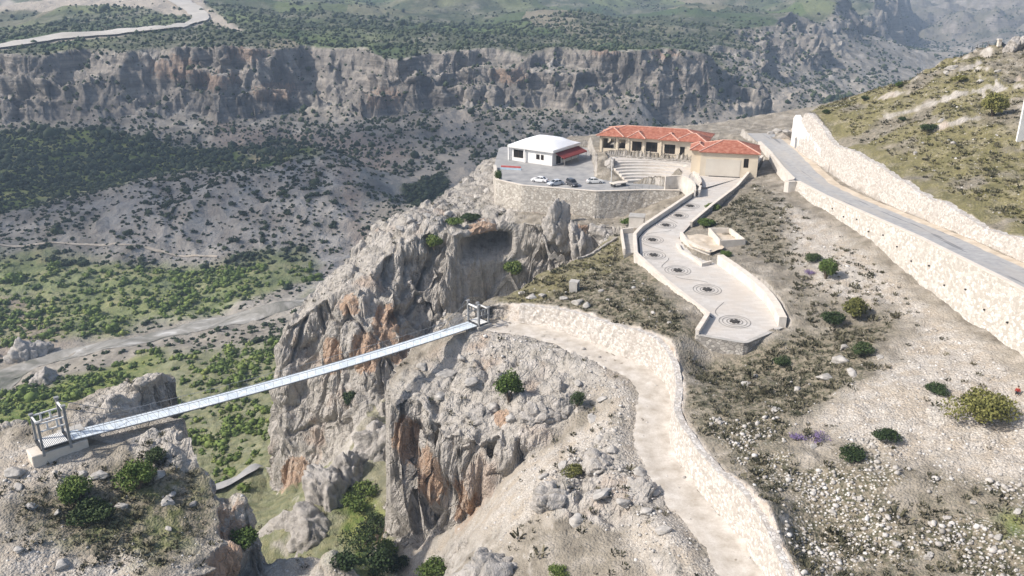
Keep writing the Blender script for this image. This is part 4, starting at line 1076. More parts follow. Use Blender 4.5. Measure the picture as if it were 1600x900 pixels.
# promenade: outer wall on the drop side, coping on top
o = ribbon_wall('parapet_wall', TERR_LEFT, lambda x, y: float(terr_z(y)) + .85, lambda x, y: min(Hs(x - 1.5, y - .5), Hs(x, y - 1.5)) - 1.0, .55, M['plaster'], -1, step=.8, rough=.05, cap=.16, cap_mat=M['coping'])
tag(o, 'pale parapet wall along the drop side of the promenade', 'wall')
ew = [TERR_LEFT[-1], TERR_RIGHT[0], TERR_RIGHT[1]]
ew = [(TERR_LEFT[-1][0] + .1, TERR_LEFT[-1][1] - .3), (TERR_RIGHT[0][0], TERR_RIGHT[0][1] - .3), (TERR_RIGHT[1][0] + .6, TERR_RIGHT[1][1] - .4)]
o = ribbon_wall('end_wall', ew, lambda x, y: float(terr_z(y)) + .14, lambda x, y: min(Hs(x, y - 1.8), Hs(x, y)) - 1.2, .5, M['grey_wall'], -1, step=.8, rough=.06, cap=.10, cap_mat=M['concrete'])
tag(o, 'grey stone wall closing the near end of the promenade', 'wall')
rwl = [TERR_RIGHT[i] for i in (1, 2, 3, 4)]
rwl = [(p[0], p[1]) for p in smooth_line([q[:2] for q in rwl], 2)]
o = ribbon_wall('parapet_wall', rwl, lambda x, y: float(terr_z(y)) + 1.75, lambda x, y: min(Hs(x, y), float(terr_z(y))) - .6, 1.15, M['plaster'], 1, step=.7, rough=.05, cap=.10, cap_mat=M['coping'], cap_over=.03)
tag(o, 'thick curved bright parapet wall on the uphill side of the promenade', 'wall')
upl = [TERR_RIGHT[i] for i in (7, 8, 9, 10)] + [(66.0, 226.5, 0)]
o = ribbon_wall('parapet_wall', upl, lambda x, y: float(terr_z(y)) + .75 + max(0, (y - 203) * .085), lambda x, y: min(Hs(x, y), float(terr_z(y))) - .8, .5, M['grey_wall'], 1, step=.9, rough=.04, cap=.12, cap_mat=M['coping'])
tag(o, 'straight stone parapet climbing from the promenade to the road by the house', 'wall')
# side terrace, ramp slot and sunken basin beside the promenade
st_ = [TZ(1065, 372), TZ(1078, 392), TZ(1106, 404), TZ(1132, 399), TZ(1112, 381), TZ(1090, 372)]
sideO = sheet('side_terrace', st_, lambda x, y: max(Hs(x, y), -2.0) + .5, M['gravel'], 1.0, lift=.1); sideO['kind'] = 'structure'
ins = [TZ(1056, 384), TZ(1062, 395), TZ(1080, 405), TZ(1096, 417), TZ(1112, 413)]
o = ribbon_wall('low_wall', ins, lambda x, y: float(terr_z(y)) + .6, lambda x, y: float(terr_z(y)) - .1, .35, M['plaster'], -1, step=.6, rough=.02, cap=.08, cap_mat=M['coping'])
tag(o, 'low curved wall beside the ramp slot on the promenade', 'wall')
ins2 = [TZ(1062, 373), TZ(1071, 385), TZ(1090, 396), TZ(1108, 402)]
o = ribbon_wall('low_wall', ins2, lambda x, y: float(terr_z(y)) + 1.35, lambda x, y: float(terr_z(y)) - .1, .4, M['plaster'], -1, step=.6, rough=.02, cap=.08, cap_mat=M['coping'])
tag(o, 'taller wall edging the earth filled side terrace next to the ramp slot', 'wall')
bs = [Pz(1108, 361, -.6), Pz(1140, 361, -.6), Pz(1163, 380, -.8), Pz(1125, 382, -.8)]
basin = empty('basin', (*np.mean([b[:2] for b in bs], 0), -1.0))
tag(basin, 'open rectangular concrete basin on the slope beside the promenade', 'basin')
cx, cy, cz = basin.location
mb = MB()
for a, b in zip(bs, bs[1:] + bs[:1]):
    a_, b_ = Vector((a[0] - cx, a[1] - cy, .2)), Vector((b[0] - cx, b[1] - cy, .2))
    dd_ = (b_ - a_).normalized() * .15; mb.bar(a_ - dd_, b_ + dd_, .32, 1.7)
mb.build('basin_wall', M['coping'], basin)
MB().prism([(b[0] - cx, b[1] - cy) for b in bs], -1.2, -.05).build('basin_floor', M['gravel'], basin)
# small balcony outside the drop-side wall
bal = [Pz(971, 362, -2.4), Pz(989, 360, -2.4), Pz(994, 400, -3.6), Pz(975, 404, -3.8)]
o = empty('balcony', (bal[0][0], bal[0][1], -3)); tag(o, 'small walled balcony outside the drop side parapet of the promenade', 'balcony')
loc = [(b[0] - bal[0][0], b[1] - bal[0][1]) for b in bal]
MB().prism(loc, -5, 0.15).build('balcony_floor', M['concrete'], o)
mb = MB()
for a, b in ((loc[3], loc[0]), (loc[0], loc[1])): mb.bar((*a, .55), (*b, .55), .4, 1.3)
mb.build('balcony_wall', M['coping'], o)
# kerb wall along the lip of the ravine
kl = [p for p in hits([692,720,745,775,800,830,860,885,905,935,962],[497,480,470,456,445,432,421,412,406,392,374], 120)]
o = ribbon_wall('kerb_wall', kl, lambda x, y: Hs(x, y) + .55, lambda x, y: Hs(x, y) - 1.0, .45, M['grey_wall'], 1, step=.8, rough=.12)
tag(o, 'low rough stone kerb wall winding along the lip of the ravine', 'wall')

# rings set into the paving
med = [(1148,503),(1105,453),(1059,423),(1021,399),(1019,375),(1040,352),(1060,337),(1078,322)]
where = ['at the near end of the promenade, the largest', 'second from the near end, opposite the bend of the thick curved wall', 'third from the near end, just before the low curved wall',
         'fourth from the near end, by the left hand corner of the parapet', 'fifth from the near end, beside the walled balcony', 'sixth from the near end, in the narrowing of the promenade', 'seventh from the near end', 'farthest one, close to the plaza']
medd = None
for k, (u, v) in enumerate(med):
    c = TZ(u, v); rad = 2.55 - .06 * k
    g_ = empty('floor_medallion', (c[0], c[1], c[2] + .04), .5 * k)
    tag(g_, 'dark ring pattern ' + where[k], 'paving pattern', 'ring patterns set in the promenade paving')
    mb = MB()
    for r0, wd in ((rad, .12), (rad * .78, .12), (rad * .52, .16)):
        n = 40; vs_ = []; fs = []
        for i in range(n):
            a = i * 2 * math.pi / n
            for r in (r0 - wd, r0): vs_.append((r * math.cos(a), r * math.sin(a), .006 - .024 * (r * math.sin(a)) * 0))
        for i in range(n): j = (i + 1) % n; fs.append((2 * i, 2 * i + 1, 2 * j + 1, 2 * j))
        mb.add(vs_, fs)
    sl = math.atan2(float(terr_z(c[1] + 2)) - float(terr_z(c[1] - 2)), 4.0)
    g_.rotation_euler = (sl, 0, 0); g_.location.z += .02
    mb.build('ring', M['ring'], g_)
    mb = MB(); n = 12
    for i in range(6):
        a = i * math.pi / 3
        mb.box((.42 * math.cos(a), .42 * math.sin(a), .05), (.8, .45, .12), a)
    mb.box((0, 0, .08), (.7, .7, .16), .4); mb.build('centre_stone', M['black'], g_)
    if k < 7:
        d = TZ(*med[k + 1]); sgn = 1 if k % 2 == 0 else -1
        pts = []
        for q in np.linspace(0, 1, 26):
            x = c[0] + (d[0] - c[0]) * q; y = c[1] + (d[1] - c[1]) * q
            px, py = -(d[1] - c[1]), d[0] - c[0]; L_ = math.hypot(px, py)
            off = math.sin(q * 2 * math.pi) * 1.9 * sgn + (1 - 2 * q) * 0
            if q * L_ < rad * .98 or (1 - q) * L_ < rad * .9: continue
            pts.append((x + px / L_ * off, y + py / L_ * off))
        if len(pts) > 3:
            P = np.array(pts); dd_ = np.gradient(P, axis=0); dd_ /= np.linalg.norm(dd_, axis=1, keepdims=True); nn = np.stack([-dd_[:, 1], dd_[:, 0]], 1)
            vs_ = []
            for p, n_ in zip(P, nn):
                for s_ in (-.07, .07):
                    x, y = p + n_ * s_; vs_.append((x - c[0], y - c[1], 0.0))
            mo = MB().add(vs_, [(2 * i, 2 * i + 1, 2 * i + 3, 2 * i + 2) for i in range(len(P) - 1)]).build('linking_line', M['ring'], g_)
strip_l = MB()
P = resample([(p[0] + .95, p[1]) for p in TERR_LEFT[:-1]], 1.5)
vs_ = []
for i, p in enumerate(P):
    for s_ in (0, .28): vs_.append((p[0] + s_, p[1], float(terr_z(p[1])) + .045))
o = MB().add(vs_, [(2 * i, 2 * i + 1, 2 * i + 3, 2 * i + 2) for i in range(len(P) - 1)]).build('shade_strip', M['black'])  # near-black strip on the floor, painted in place of the parapet's shade
tag(o, 'dark strip painted as shade along the foot of the drop side parapet', 'painted shade')

# ------------------------------------------------------------------ buildings
def frame_of(p0, p1):
    d = Vector((p1[0] - p0[0], p1[1] - p0[1])); return math.atan2(d.y, d.x), d.length
def wall_with_openings(name, L, z0, z1, th, openings, mat, parent, y=0.0, x0=0.0):
    """wall along local x, outer face at y, openings (xa, xb, za, zb)"""
    mb = MB(); xs = sorted(set([0, L] + [q for o_ in openings for q in o_[:2]]))
    for a, b in zip(xs[:-1], xs[1:]):
        if b - a < 1e-4: continue
        m_ = (a + b) / 2; cov = sorted([o_[2:] for o_ in openings if o_[0] <= m_ <= o_[1]]); z = z0
        for za, zb in cov:
            if za > z + .001: mb.box((x0 + m_, y + th / 2, (z + za) / 2), (b - a, th, za - z))
            z = zb
        if z1 > z + .001: mb.box((x0 + m_, y + th / 2, (z + z1) / 2), (b - a, th, z1 - z))
    return mb.build(name, mat, parent)
def hip_roof(name, x0, x1, y0, y1, z, h, over, mat, parent, ridge_mat=None, ridge_axis='x'):
    x0 -= over; x1 += over; y0 -= over; y1 += over; w2 = min(x1 - x0, y1 - y0) / 2
    if x1 - x0 >= y1 - y0: r0, r1 = (x0 + w2, (y0 + y1) / 2), (x1 - w2, (y0 + y1) / 2)
    else: r0, r1 = ((x0 + x1) / 2, y0 + w2), ((x0 + x1) / 2, y1 - w2)
    e = .16
    b = [(x0, y0), (x1, y0), (x1, y1), (x0, y1)]
    vs_ = [(*p, z - e) for p in b] + [(*p, z) for p in b] + [(*r0, z + h), (*r1, z + h)]
    fs = [(0, 3, 2, 1)] + [(i, (i + 1) % 4, 4 + (i + 1) % 4, 4 + i) for i in range(4)]
    if x1 - x0 >= y1 - y0: fs += [(4, 5, 9, 8), (5, 6, 9), (6, 7, 8, 9), (7, 4, 8)]
    else: fs += [(4, 5, 8), (5, 6, 9, 8), (6, 7, 9), (7, 4, 8, 9)]
    o = MB().add(vs_, fs).build(name, mat, parent)
    if ridge_mat:
        mb = MB(); V_ = [Vector(p) for p in vs_]
        up_ = Vector((0, 0, .06))
        prs = [(8, 9), (4, 8), (7, 8), (5, 9), (6, 9)] if x1 - x0 >= y1 - y0 else [(8, 9), (4, 8), (5, 8), (6, 9), (7, 9)]
        for a, c in prs:
            if (V_[a] - V_[c]).length > .1: mb.bar(V_[a] + up_, V_[c] + up_, .26, .16)
        mb.build('ridge_cap', ridge_mat, o)
    return o
def window(parent, x, y, z, w_, h_, pane='dark', fr=.09, mullion=False, depth=.12):
    """x, y, z: middle of the opening's outer plane, wall faces -y"""
    mb = MB()
    for sx_ in (-1, 1): mb.box((x + sx_ * (w_ / 2 - fr / 2), y + depth, z), (fr, .10, h_))
    for sz in (-1, 1): mb.box((x, y + depth, z + sz * (h_ / 2 - fr / 2)), (w_ - 2 * fr - .004, .10, fr))
    if mullion: mb.box((x, y + depth, z), (fr * .8, .08, h_ - 2 * fr - .004))
    f = mb.build('window', M['wood'], parent)
    MB().box((x, y + depth + .06, z), (w_ - .02, .03, h_ - .02)).build('pane', M['dark'], f)
    return f

# main building on its rocky mound
rz, LEN = frame_of((24.6, 241.6), (51.0, 231.6))
B = empty('restaurant_building', (24.6, 241.6, -1.4), rz)
tag(B, 'long cream building with several red hipped roofs and wide dark openings', 'building')
Z0, Z1 = 1.2, 6.7
ops = [(1.0, 4.6, 3.2, 6.0), (5.6, 7.4, 3.4, 6.0)]
ops2 = [(9.3, 12.0, 3.0, 5.7), (13.2, 16.4, 3.1, 5.8), (18.3, 21.3, 2.9, 5.5), (22.6, 23.9, 2.3, 5.1)]
wall_with_openings('wall', LEN + 1.0, Z0, Z1, .35, ops + ops2, M['cream'], B)
wall_with_openings('side_wall', 12.0, Z0, Z1, .35, [(.8, 4.2, 3.2, 6.0)], M['cream'], None).name = 'side_wall'
sw = bpy.data.objects['side_wall']; sw.parent = B; sw.rotation_euler = (0, 0, R(-90)); sw.location = (-.003, 12.0, 0)
mb = MB(); mb.box((LEN + .8, 6.2, (Z0 + Z1) / 2), (.35, 11.6, Z1 - Z0)); mb.box((LEN / 2 + .2, 12.2, (Z0 + Z1) / 2), (LEN + 1, .35, Z1 - Z0)); mb.build('back_wall', M['cream'], B)
MB().box((LEN / 2 + .3, 6.2, 2.55), (LEN - .2, 11.4, .2)).build('floor_slab', M['concrete'], B)
for (a, b, c, d) in ops2[:3]:
    window(B, (a + b) / 2, 0, (c + d) / 2, b - a, d - c, mullion=True)
a, b, c, d = ops2[3]
dr = MB().box(((a + b) / 2, .2, (c + d) / 2), (b - a - .02, .06, d - c - .02)).build('door', M['dark'], B)
mb = MB()
for (a, b, c, d) in ops2[:3]: mb.box(((a + b) / 2, -.06, c - .07), (b - a + .4, .22, .12))
mb.build('sill', M['coping'], B)
for x in (.5, 5.1, 8.3, 12.6, 17.3): MB().box((x, -.12, (Z0 + Z1) / 2 - .1), (.5, .24, Z1 - Z0 - .25)).build('pilaster', M['cream'], B)
MB().box((4.2, 3.2, 4.2), (.15, 6.0, 3.2)).build('inner_wall', M['cream_panel'], B)
hip_roof('roof', 0, LEN + .9, .1, 12.2, 6.85, 2.0, .75, M['tiles'], B, M['ridge'])
hip_roof('roof', -.2, 6.6, -.7, 6.0, 6.95, 1.75, .55, M['tiles'], B, M['ridge'])
hip_roof('roof', 8.6, 12.8, -1.1, 4.0, 6.9, 1.4, .45, M['tiles'], B, M['ridge'])
hip_roof('roof', 17.2, 22.0, -.9, 5.0, 6.88, 1.35, .45, M['tiles'], B, M['ridge'])
hip_roof('roof', 21.6, LEN + 1.2, -.4, 6.0, 6.83, 1.6, .5, M['tiles'], B, M['ridge'])

# square house with one big hipped roof
p0, p1 = (47.4, 214.8), (61.0, 211.6)
rz, LEN = frame_of(p0, p1)
B = empty('house', (p0[0], p0[1], 0), rz); tag(B, 'cream house with a single red hipped roof and one small window', 'house')
wall_with_openings('wall', LEN, -.6, 6.1, .35, [(LEN - 3.4, LEN - 2.2, 2.6, 4.9)], M['cream'], B)
mb = MB(); mb.box((.18, 5.4, 2.75), (.35, 10.1, 6.7)); mb.box((LEN - .18, 5.4, 2.75), (.35, 10.1, 6.7)); mb.box((LEN / 2, 10.6, 2.75), (LEN, .35, 6.7)); mb.build('side_wall', M['cream'], B)
MB().box((5.6, -.02, 2.35), (8.4, .10, 4.3)).build('wall_panel', M['cream_panel'], B)
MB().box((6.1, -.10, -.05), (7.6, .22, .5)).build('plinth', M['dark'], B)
window(B, LEN - 2.8, 0, 3.75, 1.2, 2.3, mullion=True)
hip_roof('roof', 0, LEN, 0, 10.6, 6.25, 2.1, .55, M['tiles'], B, M['ridge'])
hip_roof('roof', -2.6, 1.5, 3.0, 10.0, 6.0, 1.2, .3, M['tiles'], B, M['ridge'])
MB().box((-1.2, 6.6, 2.7), (2.3, 6.4, 6.5)).build('side_annex', M['cream'], B)

# white flat building with membrane roof and maroon awning
c0 = (11.3, 240.5); rz = math.atan2(-.57, .82)
B = empty('white_building', (*c0, PARK_Z), rz); tag(B, 'low white building with a domed white roof and a maroon awning', 'building')
# local x runs right-down along the left face; the corner towards the viewer is the origin, left face = -x, right face = +y
Wd, Dp, Hh = 14.0, 13.5, 3.9
wall_with_openings('wall', Wd, 0, Hh, .3, [(.8, 4.2, 1.0, 3.3), (8.6, 9.8, 1.3, 2.8), (10.2, 11.2, 1.3, 2.8)], M['white'], B, 0, -Wd)
for (a, b, z) in ((.8, 4.2, 2.15), (8.6, 9.8, 2.05), (10.2, 11.2, 2.05)): window(B, -Wd + (a + b) / 2, 0, z, b - a, 2.3 if a < 1 else 1.5, mullion=True)
sw = wall_with_openings('side_wall', Dp, 0, Hh, .3, [(1.8, 4.4, .1, 2.6), (5.0, 8.2, .9, 2.6), (8.8, 12.6, .9, 2.6)], M['white'], B)
sw.rotation_euler = (0, 0, R(90)); sw.location = (0.003, .3, 0)
for (a, b, za, zb) in [(1.8, 4.4, .1, 2.6), (5.0, 8.2, .9, 2.6), (8.8, 12.6, .9, 2.6)]:
    w1 = window(B, 0, 0, 0, b - a, zb - za, mullion=True); w1.rotation_euler = (0, 0, R(90)); w1.location = (0, .3 + (a + b) / 2, (za + zb) / 2)
mb = MB(); mb.box((-Wd + .15, Dp / 2 + .3, Hh / 2), (.3, Dp - .3, Hh)); mb.box((-Wd / 2, Dp + .15, Hh / 2), (Wd - .6, .3, Hh)); mb.build('back_wall', M['white'], B)
MB().box((-Wd / 2, Dp / 2, Hh + .35), (Wd + 1.6, Dp + 1.6, .7)).build('fascia', M['white'], B)
n = 9; vs_ = []; fs = []
for j in range(n):
    for i in range(n):
        a, b = i / (n - 1) * 2 - 1, j / (n - 1) * 2 - 1
        zz = min(1, (1 - abs(a)) * 1.9) * min(1, (1 - abs(b)) * 1.9)
        vs_.append((-Wd / 2 + a * (Wd / 2 + .7), Dp / 2 + b * (Dp / 2 + .7), Hh + .72 + 1.75 * zz ** .8))
for j in range(n - 1):
    for i in range(n - 1): fs.append((j * n + i, j * n + i + 1, (j + 1) * n + i + 1, (j + 1) * n + i))
MB().add(vs_, fs).build('roof', M['white_roof'], B, smooth=True)
mb = MB(); mb.add([(.4, 1.0, 3.6), (.4, Dp + .2, 3.6), (3.4, Dp + .2, 2.5), (3.4, 1.0, 2.5), (.4, 1.0, 3.45), (.4, Dp + .2, 3.45), (3.4, Dp + .2, 2.2), (3.4, 1.0, 2.2)],
    [(0, 1, 2, 3), (7, 6, 5, 4), (0, 3, 7, 4), (3, 2, 6, 7), (2, 1, 5, 6), (1, 0, 4, 5)]); mb.build('awning', M['awning'], B)
for y in (1.3, 5.0, 9.0, Dp - .1): MB().bar((3.25, y, -.1), (3.25, y, 2.25), .12).build('awning_post', M['rail'], B)
for (x, y) in ((-Wd - .55, -.55), (-Wd + 5.0, -.55)): MB().bar((x, y, 0), (x, y, Hh + .02), .35).build('column', M['white'], B)
# low planter wall with red geraniums strip in front of the white building
pl = empty('barrier', (1.6, 235.5, PARK_Z), rz + .35); tag(pl, 'low barrier with a red top and pale blue base beside the white building', 'barrier')
MB().box((-2, 0, .3), (6.0, .5, .6)).build('barrier_base', plain_mat('pale_blue', (.38, .50, .60), (.48, .60, .68)), pl)
MB().box((-2, 0, .82), (5.6, .45, .42)).build('barrier_top', plain_mat('red_paint', (.42, .08, .07), (.52, .14, .12)), pl)

# hillside wall with two arched doors beside the road
wl = empty('plastered_wall', (77.2, 235.5, 3.4), R(-90)); tag(wl, 'whitewashed wall with two arched doors cut into the hill by the road', 'wall')
mb = MB(); mb.add([(-1.5, -.4, -1), (22, -.4, -1), (22, -.4, 3.6), (12, -.4, 5.6), (4, -.4, 7.2), (0, -.4, 8.6), (-1.5, -.4, 7.5),
   (-1.5, .9, -1), (22, .9, -1), (22, .9, 3.6), (12, .9, 5.6), (4, .9, 7.2), (0, .9, 8.6), (-1.5, .9, 7.5)],
   [tuple(range(7)), tuple(range(13, 6, -1))] + [(i, (i + 1) % 7, 7 + (i + 1) % 7, 7 + i) for i in range(7)])
mb.build('wall', M['white'], wl)
for x in (3.2, 9.6):
    arch = [(x - .95, 0)] + [(x - .95 * math.cos(a), 2.3 + .95 * math.sin(a)) for a in np.linspace(0, math.pi, 13)] + [(x + .95, 0)]
    nA = len(arch)
    dr = MB().add([(p[0], -.43, p[1] - .1) for p in arch] + [(p[0], -.32, p[1] - .1) for p in arch], [tuple(range(nA)), tuple(range(2 * nA - 1, nA - 1, -1))] + [(i, (i + 1) % nA, nA + (i + 1) % nA, nA + i) for i in range(nA)]).build('door', plain_mat('grey_door', (.16, .17, .19), (.24, .25, .27)), wl)
    mb = MB()
    for a, b in zip(arch[:-1], arch[1:]):
        mb.bar((a[0], -.46, a[1] - .1), (b[0], -.46, b[1] - .1), .24, .16)
    mb.build('door_frame', M['coping'], dr)
wx_, wy_, wz_ = T(1594, 190, 172); wg_ = min(Hs(wx_, wy_), Hs(wx_ + 9, wy_)) - 1.0; wt_ = T(1594, 128, 172)[2]
ww = empty('white_wall', (wx_, wy_, wg_)); tag(ww, 'tall blank white wall at the right edge of the hillside', 'wall')
MB().box((4.8, 0, (wt_ - wg_) / 2), (9.6, .5, wt_ - wg_)).build('wall', M['white'], ww); MB().box((4.8, 0, wt_ - wg_ + .115), (9.9, .75, .22)).build('coping', M['coping'], ww)
fp = [(24.9 + 26.4 * q - 1.0, 241.5 - 10.0 * q - 1.9) for q in np.linspace(-.02, .97, 20)]
o = ribbon_wall('stone_base_wall', fp, lambda x, y: .35 + .25 * float(noise2(x * .4, y * .4, 77)), lambda x, y: -.6, 1.4, M['grey_wall'], -1, step=.7, rough=.25)
tag(o, 'rough stone base wall under the long red roofed building', 'wall')
# stepped seating between car park and plaza
S_ = empty('stepped_seating', (34, 211.5, PARK_Z)); tag(S_, 'curved pale stone seating steps rising behind the car park', 'steps')
for k in range(7):
    r0 = 10.2 + k * 1.65; n = 22; a0, a1 = R(50), R(112)
    vs_ = []; fs = []
    for i in range(n):
        a = a0 + (a1 - a0) * i / (n - 1)
        for (r, z) in ((r0, -.4), (r0, .45 * (k + 1)), (r0 + 1.9, .45 * (k + 1)), (r0 + 1.9, -.4)): vs_.append((r * math.cos(a), r * math.sin(a), z))
    for i in range(n - 1):
        for q in range(4): fs.append((4 * i + q, 4 * i + (q + 1) % 4, 4 * i + 4 + (q + 1) % 4, 4 * i + 4 + q))
    fs += [(0, 1, 2, 3), (4 * n - 1, 4 * n - 2, 4 * n - 3, 4 * n - 4)]
    MB().add(vs_, fs).build('step', M['paving'] if k % 2 else M['plaster'], S_)
# curved ramp walls at the head of the promenade
for k, (px, lab) in enumerate((([(1040,281),(1062,279),(1076,284),(1084,293),(1084,303)], 'curved pale wall sweeping down from the steps to the promenade'), ([(1082,273),(1090,279),(1094,290),(1091,302)], 'short curved wall with a dark shaded side at the head of the promenade'))):
    ln = [Pz(u, v, .2) for u, v in px]; ln = [(p[0], p[1]) for p in smooth_line([q[:2] for q in ln], 2)]
    o = ribbon_wall('curved_wall', ln, lambda x, y: .95, lambda x, y: min(Hs(x, y), -.1) - .6, .4, M['plaster'], -1, step=.5, rough=.03, cap=.1, cap_mat=M['coping']); tag(o, lab, 'wall')
# small huts and blocks
def hut(u, v, t, w_, d_, h_, rz, label, roofover, doorx, mat='plaster', cat='hut', name='hut'):
    x, y, z = T(u, v, t); z = Hs(x, y)
    B = empty(name, (x, y, z), rz); tag(B, label, cat)
    wall_with_openings('wall', w_, -1.0, h_, .2, [], M[mat], B, -d_ / 2, -w_ / 2)
    mb = MB(); mb.box((-w_ / 2 + .1, .1, (h_ - 1) / 2), (.2, d_ - .2, h_ + 1)); mb.box((0, d_ / 2 + .1, (h_ - 1) / 2), (w_, .2, h_ + 1))
    mb.box((w_ / 2 - .1, -d_ * .38, (h_ - 1) / 2), (.2, d_ * .24 - .2, h_ + 1)); mb.box((w_ / 2 - .1, d_ * .38, (h_ - 1) / 2), (.2, d_ * .24, h_ + 1)); mb.build('side_wall', M[mat], B)
    MB().box((w_ / 2 - .14, 0, h_ / 2 - .5), (.08, d_ * .53, h_ + .9)).build('door', M[doorx], B)
    MB().box((0, .1, h_ + .12), (w_ + roofover, d_ + roofover, .22)).build('roof', M['concrete'], B)
hut(995, 346, 197, 3.3, 3.0, 2.6, R(-14), 'small pale concrete hut under the car park wall', .3, 'concrete')
hut(897, 452, 157, 1.5, 1.5, 1.75, R(-20), 'small grey shed with a dark open doorway on the scrub slope', .15, 'dark', 'concrete', 'shed', 'shed')
x, y, z = T(880, 332, 204)
B = empty('concrete_block', (x, y + 1, Hs(x, y) - .3), R(-8)); tag(B, 'grey concrete buttress block at the foot of the car park wall', 'block')
MB().box((0, 0, 1.2), (5.6, 2.6, 3.2)).build('block', M['concrete'], B, bevel=.05); MB().box((0, 0, 2.88), (5.8, 2.8, .15)).build('cap', M['coping'], B)
x, y, z = Pz(966, 291, PARK_Z)
B = empty('stone_table', (x, y, PARK_Z), .5); tag(B, 'pale slab on short legs at the edge of the car park', 'table')
MB().box((0, 0, .95), (4.2, 2.0, .25)).build('slab', M['coping'], B, bevel=.03)
for sx_ in (-1.6, 1.6): MB().box((sx_, 0, .41), (.4, 1.6, .82)).build('leg', M['dark_rail'], B)
# lamp post
x, y, z = Pz(955, 284, PARK_Z)
B = empty('lamp_post', (x, y, PARK_Z)); tag(B, 'slim pale lamp post standing before the seating steps', 'lamp post')
MB().tube([(0, 0, 0), (0, 0, 3), (0, 0, 6.2)], [.11, .09, .07]).build('pole', M['white_steel'], B)
MB().tube([(0, 0, 6.15), (.2, 0, 6.45), (1.0, -.1, 6.5)], .05).build('arm', M['white_steel'], B); MB().box((1.2, -.1, 6.48), (.7, .26, .12)).build('lamp_head', M['steel'], B)
# railings
def railing(name, pts, h_, label, mat='rail', gap=1.6, bars=3, cat='railing'):
    P = resample(pts, gap); c = P[0]
    B = empty(name, tuple(c)); tag(B, label, cat)
    for p in P: MB().bar(Vector(p - c) - Vector((0, 0, .1)), Vector(p - c) + Vector((0, 0, h_)), .07).build('post', M[mat], B)
    mb = MB()
    for a, b in zip(P[:-1], P[1:]):
        for k in range(bars): mb.bar(Vector(a - c) + Vector((0, 0, h_ * (k + 1) / bars - .03)), Vector(b - c) + Vector((0, 0, h_ * (k + 1) / bars - .03)), .045)
    mb.build('rail', M[mat], B)
railing('railing', [(29, 209.6, PARK_Z + .9), (33, 210.3, PARK_Z + .9), (41, 209.8, PARK_Z + .9)], 1.0, 'thin metal railing on top of the car park wall near the promenade')
railing('railing', [(46.0, 214.2, 0), (44.2, 212.0, 0), (43.6, 208.5, 0)], 1.0, 'metal railing beside the steps of the cream house')
rp = [np.array(p) + np.array((0, 0, .1)) for p in hits([1518,1530,1545,1560,1575,1592],[84,77,74,73,73,73], 150)]
railing('railing', rp, 1.3, 'dark railing of the lookout on top of the hill', 'dark_rail', 2.0, 2)
rp = hits([1560], [74], 150)[0]
B = empty('lookout_post', tuple(rp)); tag(B, 'small pale pillar standing by the dark lookout railing', 'pillar')
MB().box((0, 0, .8), (.8, .8, 1.6)).build('pillar', M['coping'], B); MB().box((0, 0, 1.75), (1.05, 1.05, .3)).build('cap', M['plaster'], B)

# ------------------------------------------------------------------ suspension bridge
EL, ER = Vector(T(104, 682, 112)), Vector(T(740, 505, 155))
dv = (ER - EL); dpl = Vector((dv.x, dv.y, 0)).normalized(); prp = Vector((-dpl.y, dpl.x, 0))
brg = empty('suspension_bridge', tuple(EL)); tag(brg, 'long narrow pedestrian suspension bridge with a pale blue deck across the gorge', 'bridge')
NB = 96
def bpt(q): p = dv * q; return Vector((p.x, p.y, p.z - 4 * .8 * q * (1 - q)))
g = NT('bridge_deck'); pg = g.objco(); gx_ = g.voro(1.1, 'F1', pg, 'Color'); sp_ = g.n('ShaderNodeSeparateColor'); g.L(gx_, sp_.inputs[0])
M['deck'] = g.out(g.ramp(sp_.outputs[0], [(.1, (.56, .62, .67)), (.6, (.64, .695, .735)), (.95, (.71, .755, .79))]), .65)
wd_ = 1.3; mb = MB()
for i in range(NB):
    a, b = bpt(i / NB), bpt((i + .9) / NB)
    vs_ = [p + prp * s_ * wd_ + Vector((0, 0, z)) for z in (-.08, 0) for p, s_ in ((a, -1), (b, -1), (b, 1), (a, 1))]
    mb.add(vs_, [(3, 2, 1, 0), (4, 5, 6, 7), (0, 1, 5, 4), (1, 2, 6, 5), (2, 3, 7, 6), (3, 0, 4, 7)])
mb.build('deck', M['deck'], brg)
for s_ in (-1, 1):
    MB().tube([bpt(q) + prp * s_ * (wd_ + .08) + Vector((0, 0, -.05)) for q in np.linspace(0, 1, 49)], .09, 6).build('edge_cable', M['steel'], brg)
    MB().tube([bpt(q) + prp * s_ * (wd_ + .12) + Vector((0, 0, 1.1)) for q in np.linspace(0, 1, 49)], .035, 5).build('handrail', M['steel'], brg)
    for i in range(1, 48): p = bpt(i / 48) + prp * s_ * (wd_ + .12); MB().bar(p - Vector((0, 0, .05)), p + Vector((0, 0, 1.1)), .03).build('hanger', M['steel'], brg)
